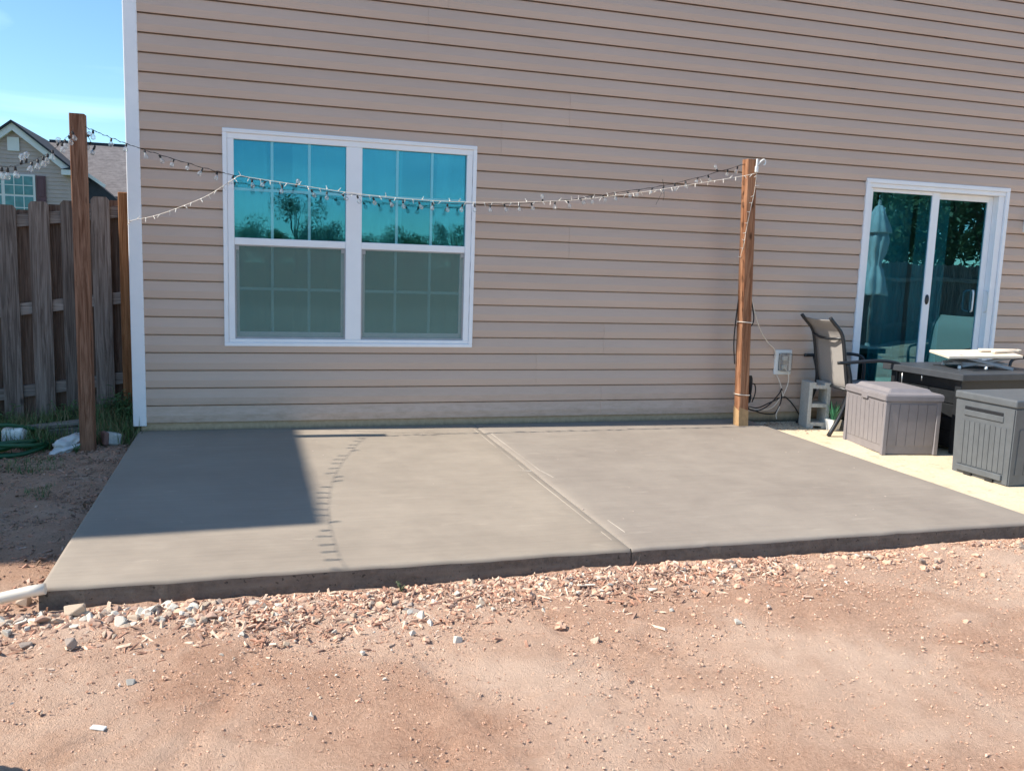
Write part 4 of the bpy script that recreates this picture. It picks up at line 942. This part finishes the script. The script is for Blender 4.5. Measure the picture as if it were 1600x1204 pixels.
# ---- grass and weeds by the fence
def blades(name, n, area, h, mats, label, cat, dens=None, curve=.5, w0=.003):
    V = []; F = []; mi = []
    for k in range(n):
        x, y = area(); z = gz(x, y); a = random.uniform(0, 6.28); hh = random.uniform(*h); ln = random.uniform(.1, curve); d_ = Vector((math.cos(a), math.sin(a), 0)); s_ = Vector((-d_.y, d_.x, 0)); b0 = len(V); wd = w0 * random.uniform(.7, 1.5)
        for j in range(4):
            q = j / 3; c = Vector((x, y, z - .005)) + d_ * (ln * hh * q * q) + Vector((0, 0, hh * q * (1 - .35 * ln * q))); wq = wd * (1 - q * .92); V += [c + s_ * wq, c - s_ * wq]
        for j in range(3): F.append((b0 + 2 * j, b0 + 2 * j + 1, b0 + 2 * j + 3, b0 + 2 * j + 2))
        m_ = random.choices(range(len(mats)), [5, 2][:len(mats)])[0]; mi += [m_] * 3
    me = pydata(V, F, name); [me.materials.append(MATS[q]) for q in mats]; me.polygons.foreach_set('material_index', mi)
    return tag(link(name, me, None), label, cat, None, 'stuff')
def a1():
    while True:
        x = random.uniform(-1.6, -.02); y = random.uniform(-.15, .66)
        if noise.noise(Vector((x * 2.2, y * 2.2, 1))) > -.25 + (.3 if y < .15 else -.2): return x, y
blades('grass', 5200, a1, (.05, .22), ['grass_green', 'grass_dry'], 'tufts of green and dry grass along the fence foot', 'grass', curve=1.0)
def a2():
    while True:
        x = random.uniform(-1.5, -.35); y = random.uniform(-1.8, -.1)
        if noise.noise(Vector((x * 2.6, y * 2.6, 5))) > .12: return x, y
blades('grass', 1500, a2, (.015, .055), ['grass_green', 'grass_dry'], 'short thin grass on the dark soil left of the slab', 'grass', curve=1.2)
def a3():
    x = random.uniform(-1.4, -.08); y = random.uniform(-2.2, .3); return x, y
blades('grass', 700, a3, (.01, .03), ['grass_dry', 'grass_green'], 'scattered dry straw on the dark soil left of the slab', 'grass', curve=2.0)
def weed(label, x, y, s, n, mat='weed_leaf', group=None):
    t_ = thing('weed', label, 'weed', (x, y, gz(x, y)), random.uniform(0, 6), group)
    for k in range(n):
        a = random.uniform(0, 6.28); hh = s * random.uniform(.4, 1.0); d_ = Vector((math.cos(a), math.sin(a), 0)); s_ = Vector((-d_.y, d_.x, 0)); V = []; F = []; b_ = B()
        top = d_ * hh * .45 + Vector((0, 0, hh)); stem = [Vector((0, 0, 0)), d_ * hh * .12 + Vector((0, 0, hh * .5)), top]; b_.tube(stem, .0022, 5).done('stem', mat, t_)
        for j in range(7):
            q = .25 + .75 * j / 6; c = stem[0].lerp(stem[1], q * 2) if q < .5 else stem[1].lerp(stem[2], q * 2 - 1); aa = a + j * 2.4; dd = Vector((math.cos(aa), math.sin(aa), random.uniform(-.2, .5))).normalized(); ss = dd.cross(Vector((0, 0, 1))).normalized(); ll = s * random.uniform(.16, .3)
            i0 = len(V); V += [c, c + dd * ll * .5 + ss * ll * .2, c + dd * ll - Vector((0, 0, ll * .15)), c + dd * ll * .5 - ss * ll * .2]; F.append((i0, i0 + 1, i0 + 2, i0 + 3))
        o = link('leaf_cluster', pydata(V, F, 'leaf_cluster'), mat, t_)
for k, (x, y, s, n) in enumerate(((-.16, .40, .30, 9), (-.25, .52, .26, 8), (-.10, .24, .20, 7), (-.62, .50, .24, 7), (-.47, .42, .20, 7), (-1.02, .52, .26, 8), (-.34, .56, .24, 8))):
    weed('leafy green weed growing in the grass at the fence foot', x, y, s, n, group='weeds along the fence foot')
weed('low green weed tuft rooted in the rubble at the slab front', 1.325, -3.10, .05, 9, 'weed_dull')
weed('low green weed mat spreading at the foot of the white plastic bag', -.40, -.32, .06, 12)

# ================================================================== rocks, chips, clods
def rock_mesh(seed, mat):
    bm_ = bmesh.new(); rr = random.Random(seed)
    for _ in range(rr.randint(9, 14)):
        d_ = Vector((rr.gauss(0, 1), rr.gauss(0, 1), rr.gauss(0, 1))).normalized() * rr.uniform(.78, 1.05); bm_.verts.new(d_)
    h_ = bmesh.ops.convex_hull(bm_, input=bm_.verts[:])
    bmesh.ops.delete(bm_, geom=list(set(h_['geom_interior']) | set(h_['geom_unused'])), context='VERTS')
    bmesh.ops.bevel(bm_, geom=bm_.edges[:], offset=.05, segments=1, affect='EDGES')
    me = bpy.data.meshes.new('rock'); bm_.to_mesh(me); bm_.free(); me.materials.append(MATS[mat]); return me
RM = {m_: [rock_mesh(17 * i + 3 + len(m_), m_) for i in range(9)] for m_ in ('rock_white', 'rock_buff', 'rock_grey', 'rock_pink')}
RL = {'rock_white': 'chalky white stone lying in the dirt in front of the slab', 'rock_buff': 'buff sandy stone lying in the dirt in front of the slab', 'rock_grey': 'dull grey stone lying in the dirt in front of the slab', 'rock_pink': 'pinkish clay-stained stone lying in the dirt in front of the slab'}
RG = {'rock_white': 'white stones in front of the slab', 'rock_buff': 'buff stones in front of the slab', 'rock_grey': 'grey stones in front of the slab', 'rock_pink': 'pink stones in front of the slab'}
def rock(x, y, s, mat, lbl=None):
    o = link('rock', random.choice(RM[mat]), None); sx, sy, sz = s * random.uniform(.8, 1.3), s * random.uniform(.65, 1.0), s * random.uniform(.5, .8)
    o.scale = (sx, sy, sz); o.rotation_euler = (random.gauss(0, .3), random.gauss(0, .3), random.uniform(0, 6.28)); o.location = (x, y, gz(x, y) + sz * .34)
    return tag(o, lbl or RL[mat], 'rock', None if lbl else RG[mat])
rock(.085, -3.115, .056, 'rock_buff', 'largest buff stone, resting against the slab front near the pipe')
rock(-.13, -2.93, .045, 'rock_buff', 'rounded tan stone at the slab corner behind the pipe')
pick = lambda wts: random.choices(['rock_white', 'rock_buff', 'rock_grey', 'rock_pink'], wts)[0]
for k in range(150):           # dense rubble at the left end
    x = random.uniform(-.30, .62); y = -3.09 - abs(random.gauss(0, .10)); rock(x, y, random.uniform(.015, .036) * random.choice((1, 1, .8, 1.2)), pick([4, 4, 1, 3]))
for k in range(85):            # thinning along the slab
    x = random.uniform(.6, 2.9); y = -3.09 - abs(random.gauss(0, .14)); rock(x, y, random.uniform(.011, .025), pick([5, 3, 1, 3]))
for k in range(40):
    x = random.uniform(2.2, 4.9); y = -3.09 - abs(random.gauss(0, .10)); rock(x, y, random.uniform(.013, .030), pick([2, 3, 4, 2]))
for (x, y, s) in ((1.36, -3.36, .021), (1.39, -3.42, .018), (1.30, -3.50, .016), (1.45, -3.60, .017), (1.62, -3.30, .022), (1.60, -3.33, .015), (.62, -3.55, .012), (1.10, -3.62, .013), (1.95, -3.72, .023), (1.02, -3.42, .014), (.35, -3.70, .012), (2.35, -3.55, .014), (2.75, -3.62, .013), (.9, -4.02, .012), (1.15, -3.83, .011), (2.55, -3.72, .014), (1.85, -3.42, .012), (2.2, -3.26, .019), (2.15, -3.30, .014)):
    rock(x, y, s * 1.35, 'rock_white' if s < .022 else 'rock_buff')
tag(B().box(-.022, .022, -.009, .009, 0, .006, .001, Matrix.Translation((.30, -3.985, gz(.30, -3.985) + .006)) @ Matrix.Rotation(R(-25), 4, 'Z')).done('plastic_scrap', 'white_plastic'), 'flat white plastic scrap lying on the open dirt', 'scrap')
tag(B().box(-.04, .04, -.007, .007, 0, .005, .001, Matrix.Translation((2.10, -3.245, gz(2.1, -3.245) + .012)) @ Matrix.Rotation(R(-6), 4, 'Z')).done('wood_splinter', 'pale_board'), 'long pale wood splinter lying in the rubble near the joint', 'splinter')
def scatter(name, n, pos, size, mats, label, flat=(1, 1, 1), kind='chip', wts=None, parent=None):
    V = []; F = []; mi = []
    base_v = np.array([(1, 0, 0), (-1, 0, 0), (0, 1, 0), (0, -1, 0), (0, 0, 1), (0, 0, -1)], float) if kind == 'clod' else np.array([(-1, -1, -1), (1, -.7, -1), (1, .7, -1), (-1, 1, -1), (-.9, -.8, 1), (.8, -.6, 1), (.9, .5, 1), (-.8, .9, 1)], float)
    base_f = [(0, 2, 4), (2, 1, 4), (1, 3, 4), (3, 0, 4), (2, 0, 5), (1, 2, 5), (3, 1, 5), (0, 3, 5)] if kind == 'clod' else [(4, 5, 6, 7), (0, 1, 5, 4), (1, 2, 6, 5), (2, 3, 7, 6), (3, 0, 4, 7)]
    for k in range(n):
        x, y = pos(); s = size[0] + (size[1] - size[0]) * random.random() ** 2.2
        sc3 = np.array([s * flat[0] * random.uniform(.5, 1.4), s * flat[1] * random.uniform(.6, 1.3), s * flat[2] * random.uniform(.6, 1.3)])
        q = base_v * sc3 * (1 + rng.uniform(-.25, .25, base_v.shape))
        Rm = np.array((Matrix.Rotation(random.uniform(0, 6.28), 3, 'Z') @ Matrix.Rotation(random.gauss(0, .38), 3, 'Y') @ Matrix.Rotation(random.gauss(0, .38), 3, 'X')))
        q = q @ Rm.T + np.array([x, y, gz(x, y) + sc3[2] * .35 + random.uniform(-.002, .004)])
        o_ = len(V); V += [tuple(r_) for r_ in q]; F += [tuple(i + o_ for i in f) for f in base_f]; mi += [random.choices(range(len(mats)), wts)[0]] * len(base_f)
    me = pydata(V, F, name); [me.materials.append(MATS[q]) for q in mats]; me.polygons.foreach_set('material_index', mi)
    return tag(link(name, me, None), label, 'debris', None, 'stuff')
def pc():
    while True:
        x = random.uniform(-.4, 3.1); y = -3.07 - abs(random.gauss(0, .17))
        if random.random() < (1.15 - .28 * max(0, x)) * (.45 if x < .55 else 1): return x, y
scatter('wood_chips', 7600, pc, (.0015, .0082), ['chip_red', 'chip_brown', 'chip_pale'], 'reddish shredded bark mulch along the slab front', (3.4, .75, .45), wts=[4, 3, 4])
def pd_():
    x = random.uniform(-1.2, 5.4); y = -3.06 - random.random() ** 2.4 * 2.0; return x, y
scatter('dirt_clods', 52000, pd_, (.0008, .0050), ['soil_pale', 'chip_pale', 'rock_pink', 'chip_red', 'rock_buff'], 'crumbs of dry clay and grit over the dirt', (1.3, 1.1, .8), 'clod', [14, 1, 3, 4, 1])
def pg():
    x = random.uniform(-.6, 5.2); y = -3.06 - abs(random.gauss(0, .35)); return x, y
scatter('small_gravel', 1500, pg, (.003, .0075), ['rock_white', 'rock_buff', 'rock_grey', 'rock_pink'], 'fine pale gravel mixed into the dirt near the slab', (1.2, 1, .8), 'clod', [3, 4, 1, 4])
def lumps(n):
    base_ = []
    for k in range(8):
        bm_ = bmesh.new(); bmesh.ops.create_icosphere(bm_, subdivisions=2, radius=1.0)
        for v in bm_.verts: v.co *= 1 + .55 * noise.fractal(v.co * 1.4 + Vector((k * 5.1, 0, 2)), .7, 2.2, 4)
        base_.append((np.array([v.co[:] for v in bm_.verts]), [tuple(q.index for q in f.verts) for f in bm_.faces])); bm_.free()
    V = []; F = []
    for k in range(n):
        x = random.uniform(-.5, 5.0); y = -3.06 - abs(random.gauss(0, .16)) if random.random() < .94 else random.uniform(-4.3, -3.1)
        s = .004 + .015 * random.random() ** 3; bv, bf = random.choice(base_); a = random.uniform(0, 6.28)
        Rm = np.array(Matrix.Rotation(a, 3, 'Z') @ Matrix.Rotation(random.uniform(0, 6), 3, 'X'))
        q = (bv @ Rm.T) * np.array([s * 1.2, s, s * .75]) + np.array([x, y, gz(x, y) + s * .25]); o_ = len(V); V += [tuple(r_) for r_ in q]; F += [tuple(i + o_ for i in f) for f in bf]
    return tag(link('dirt_lumps', pydata(V, F, 'dirt_lumps'), 'soil_pale'), 'crumbly clay lumps strewn along the slab front', 'debris', None, 'stuff')
lumps(650)
def ph_():
    x = random.uniform(-1.6, -.075); y = random.uniform(-3.0, .2); return x, y
scatter('soil_litter', 6000, ph_, (.003, .008), ['chip_brown', 'soil_crumb', 'chip_red', 'rock_pink'], 'dark leaf litter and bark crumbs left of the slab', (2.2, .9, .5), 'chip', [5, 4, 3, .4])
# leaf litter on the old patio by the wall
V = []; F = []; mi = []
for k in range(260):
    x = random.uniform(4.90, 5.62); y = -abs(random.gauss(0, .16)) - .03; s = random.uniform(.003, .011); a = random.uniform(0, 6.28); z = patio_z(x, y) + .003; i0 = len(V); c_, s_ = math.cos(a), math.sin(a)
    for (p, q, h) in ((-1, -.4, 0), (1, -.3, .2), (1, .35, .4), (-1, .4, .25)): V.append((x + s * (p * c_ - q * s_), y + s * (p * s_ + q * c_), z + h * s))
    V.append((x, y, z + .7 * s)); F += [(i0, i0 + 1, i0 + 4), (i0 + 1, i0 + 2, i0 + 4), (i0 + 2, i0 + 3, i0 + 4), (i0 + 3, i0, i0 + 4)]; mi += [random.choices((0, 1, 2), (6, 2, 1))[0]] * 4
me = pydata(V, F, 'leaf_litter'); [me.materials.append(MATS[q]) for q in ('chip_brown', 'rock_grey', 'rock_white')]; me.polygons.foreach_set('material_index', mi)
tag(link('leaf_litter', me, None), 'dead leaf litter against the wall between post and concrete block', 'debris', None, 'stuff')

# ================================================================== neighbours' houses
nb = thing('neighbour_house', 'distant tan gabled house with shuttered white window beyond the fence', 'house', (-6.5, 25, -.3))
NO = Vector((-6.5, 25, -.3))
def npart(b_, name, mat, parent=nb, off=True):
    o = b_.done(name, mat, parent); o.matrix_parent_inverse = Matrix.Translation(-NO) if parent is nb else Matrix.Identity(4); return o
pk = (-6.50, 5.10); sl = .80
def rk(x): return pk[1] - sl * abs(x - pk[0])
npart(B().prism([(-8.7, -.3), (-4.72, -.3), (-4.72, rk(-4.72) - .12), (pk[0], pk[1] - .12), (-8.7, rk(-8.7) - .12)], 'y', 25.0, 33.0), 'wall', 'house_siding_far')
for k in range(34):
    z0 = .6 + k * .127
    hw_ = min(2.2, (pk[1] - .14 - z0 - .05) / sl)
    if hw_ > .1:
        xa, xb = max(-8.7, pk[0] - hw_), min(-4.72, pk[0] + hw_)
        npart(B().prism([(24.975, z0), (24.999, z0), (24.999, z0 + .125), (24.992, z0 + .125)], 'x', xa, xb), 'siding_board', 'house_siding_far')
for s in (-1, 1):
    xe = pk[0] + s * 2.05; b_ = B().prism([(pk[0], pk[1] + .02), (xe, rk(xe) + .02), (xe, rk(xe) - .20), (pk[0], pk[1] - .21)], 'y', 24.80, 24.96); npart(b_, 'rake_board', 'trim_far')
    b_ = B().prism([(pk[0], pk[1] + .10), (pk[0] + s * 2.15, rk(pk[0] + s * 2.15) + .10), (pk[0] + s * 2.15, rk(pk[0] + s * 2.15) + .03), (pk[0], pk[1] + .025)], 'y', 24.72, 33); npart(b_, 'roof', 'dark_shingle_and_shade')
npart(B().box(-5.12, -4.42, 24.70, 24.97, 3.60, 3.76), 'eave_return', 'trim_far'); npart(B().prism([(-5.12, 3.77), (-4.42, 3.77), (-4.42, 3.97)], 'y', 24.68, 24.97), 'eave_return_roof', 'dark_shingle_and_shade')
npart(B().box(-6.68, -6.34, 24.94, 24.972, 4.27, 4.69), 'gable_vent', 'trim_far')
wn = npart(B().box(-7.75, -5.93, 24.93, 24.973, 2.1, 3.56), 'window', 'trim_far')
for (a, c) in ((-7.68, -6.90), (-6.80, -6.00)):
    for (z0, z1) in ((2.16, 2.86), (2.92, 3.50)):
        gp = B().box(a, c, 24.92, 24.928, z0, z1).done('pane', 'far_glass', wn); gp.matrix_parent_inverse = Matrix.Translation((0, 0, 0))
        gr_ = B()
        for q in (1, 2): gr_.box(a + (c - a) * q / 3 - .012, a + (c - a) * q / 3 + .012, 24.912, 24.919, z0, z1)
        gr_.box(a, c, 24.911, 24.918, (z0 + z1) / 2 - .012, (z0 + z1) / 2 + .012).done('grille', 'trim_far', wn)
sh_ = npart(B().box(-5.90, -5.63, 24.93, 24.974, 2.1, 3.54), 'shutter', 'shutter')
for z0, z1 in ((2.18, 2.78), (2.88, 3.46)): B().box(-5.86, -5.67, 24.918, 24.929, z0, z1, .01).done('shutter_panel', 'shutter', sh_)
# main roof behind with ridge along x
npart(B().prism([(25.6, 3.05), (29.2, 5.10), (32.8, 3.05), (32.8, 2.9), (25.6, 2.9)], 'x', -6.3, -1.0), 'roof', 'shingle'); npart(B().box(-6.3, -1.0, 29.12, 29.28, 5.06, 5.16), 'ridge_cap', 'dark_shingle_and_shade')
npart(B().box(-4.7, -1.0, 25.8, 32.5, -.3, 2.9), 'wall', 'house_siding_far')
# small cross gable before the main roof, its shade painted as a near-black colour
npart(B().prism([(-4.71, -.3), (-4.71, 3.60), (-4.35, 3.60), (-3.30, 2.72), (-3.30, -.3)], 'y', 25.02, 25.75), 'side_bay', 'dark_shingle_and_shade'); npart(B().prism([(-4.71, 3.78), (-4.42, 3.74), (-3.86, 3.36), (-3.90, 3.27), (-4.42, 3.62), (-4.71, 3.66)], 'y', 24.92, 25.00), 'rake_board', 'trim_far')
npart(B().prism([(-3.50, 2.82), (-2.2, 3.55), (-2.2, 3.35), (-3.50, 2.62)], 'y', 24.5, 24.6), 'rake_board', 'trim_far')
# house next door, off to the left, that shades the left part of the slab
nx_ = thing('next_door_house', 'two storey white house next door left of the fence', 'house', (-8.2, 1.8, -.4))
HO = Vector((-8.2, 1.8, -.4))
def hp(b_, name, mat): o = b_.done(name, mat, nx_); o.matrix_parent_inverse = Matrix.Translation(-HO); return o
ex, ez = -4.62, 6.10
hp(B().box(-12.0, ex - .30, -2.06, 6.0, -.4, ez - .12), 'wall', 'white_vinyl')  # unseen walls made white to bounce more light into the left shade
hp(B().prism([(ex - .30, ez - .12), (-12.0, ez - .12), (-8.46, ez + 1.55)], 'y', -2.06, 6.0), 'gable_wall', 'white_vinyl')
hp(B().prism([(ex, ez), (-8.46, ez + 1.72), (-12.3, ez), (-12.3, ez - .1), (-8.46, ez + 1.58), (ex, ez - .1)], 'y', -2.14, 6.1), 'roof', 'shingle')
for (z0, y0) in ((1.0, 0.5), (1.0, 3.2), (3.7, .5), (3.7, 3.2)):
    o = hp(B().box(ex - .302, ex - .26, y0, y0 + 1.0, z0, z0 + 1.5, .004), 'window', 'trim_far'); g_ = B().box(ex - .262, ex - .255, y0 + .06, y0 + .94, z0 + .06, z0 + 1.44).done('pane', 'far_glass', o)

# ================================================================== yard behind the camera (seen in the panes)
def tree(label, x, y, h, cr, n, mat, group):
    t_ = thing('tree', label, 'tree', (x, y, -.3), 0, group); tb = B(); tb.tube([(0, 0, 0), (.05, 0, h * .35), (0, .05, h * .8)], h * .028, 8, r2=h * .008)
    V = []; F = []; cl_ = []
    for k in range(15):
        a = random.uniform(0, 6.28); zz = random.uniform(.35, .95) * h; rr = cr * math.sin(math.pi * min(.95, (zz / h - .2) / .85)) * random.uniform(.3, 1.0); c = Vector((rr * math.cos(a), rr * math.sin(a), zz)); cl_.append((c, random.uniform(.22, .42) * cr)); tb.tube([(0, 0, zz * .55), tuple(c)], h * .009, 5, r2=h * .003)
    tb.done('trunk', 'bark', t_)
    for k in range(n):
        c, r_ = random.choice(cl_); d_ = Vector((random.gauss(0, 1), random.gauss(0, 1), random.gauss(0, 1))).normalized(); p = c + d_ * r_ * random.random() ** .4
        u = Vector((random.gauss(0, 1), random.gauss(0, 1), random.gauss(0, 1))).normalized(); v_ = u.orthogonal().normalized(); s = random.uniform(.05, .11) * (h / 6) ** .5; i0 = len(V)
        V += [p, p + u * s + v_ * s * .4, p + u * s * 2, p + u * s - v_ * s * .4]; F.append((i0, i0 + 1, i0 + 2, i0 + 3))
    link('crown', pydata(V, F, 'crown'), mat, t_)
for k, (x, y, h, cr, m_) in enumerate(((-.2, -62, 3.6, 2.1, 'tree_leaf'), (3.9, -60, 4.6, 2.3, 'tree_leaf'), (6.2, -64, 3.6, 1.9, 'tree_leaf_dark'), (11.6, -62, 3.2, 1.8, 'tree_leaf'), (15.6, -60, 3.7, 2.2, 'tree_leaf_dark'), (1.9, -66, 2.9, 1.8, 'tree_leaf_dark'), (8.4, -66, 2.6, 1.7, 'tree_leaf_dark'), (9.9, -64, 2.9, 1.8, 'tree_leaf'), (13.4, -66, 2.7, 2.0, 'tree_leaf_dark'), (5.1, -68, 3.0, 2.2, 'tree_leaf'), (-2.6, -64, 3.4, 2.2, 'tree_leaf_dark'), (17.6, -64, 3.4, 2.2, 'tree_leaf'))):
    tree('leafy green tree across the yard mirrored in the twin window', x, y, h * 1.22, cr * 1.25, 7000, m_, 'trees mirrored in the twin window')
for k, (x, y, h, cr) in enumerate(((17.5, -13, 6.5, 2.6), (21, -15, 7.5, 3.0), (24.5, -17, 7.0, 3.0), (22, -20, 8.5, 3.4), (29, -20, 8.0, 3.2))):
    tree('tall dark tree at the yard edge mirrored in the sliding door', x, y, h, cr, 8000, 'tree_leaf_dark', 'trees mirrored in the sliding door')
um = thing('closed_umbrella', 'closed grey patio umbrella mirrored in the sliding door', 'umbrella', (10.95, -6.0, -.2))
B().lathe([(.28, 0), (.28, .04), (.06, .08), (.04, .3)], 18).done('base', 'stand_metal', um); B().tube([(0, 0, .05), (0, 0, 2.70)], .02, 10).done('pole', 'stand_metal', um)
B().lathe([(.20, 1.10), (.215, 1.13), (.13, 1.55), (.10, 1.62), (.17, 1.9), (.19, 2.05), (.16, 2.15), (.05, 2.2)], 48, (0, 0, 0), .14, 8).done('canopy', 'umbrella_cloth', um); B().lathe([(.23, 2.14), (.235, 2.155), (.13, 2.45), (.05, 2.62), (.01, 2.64)], 48, (0, 0, 0), .08, 8).done('canopy_vent', 'umbrella_cloth', um)
# utility lines overhead across the yard
cb = B().tube(smooth_path([(-30, -34, 8.4), (-8, -34, 7.2), (6, -34, 8.0), (16, -34, 9.6), (40, -34, 10.5)], 8), .05, 6); tag(cb.done('overhead_cable', 'dark_rubber'), 'dark overhead cable across the yard mirrored in the window', 'cable')
# back yard fence seen dimly in the door
bf = thing('wooden_fence', 'weathered back yard picket fence mirrored in the sliding door', 'fence', (18, -11, -.25))
for k in range(90):
    B().box(-7 + k * .15, -7 + k * .15 + .135, -.01, .01, 0, 1.8 + random.uniform(-.02, .02)).done('picket', 'fence_wood', bf)
for zz in (.4, 1.4): B().box(-7, 6.5, .012, .05, zz, zz + .09).done('rail', 'fence_rail_wood', bf)
bf.rotation_euler = (0, 0, R(-25))
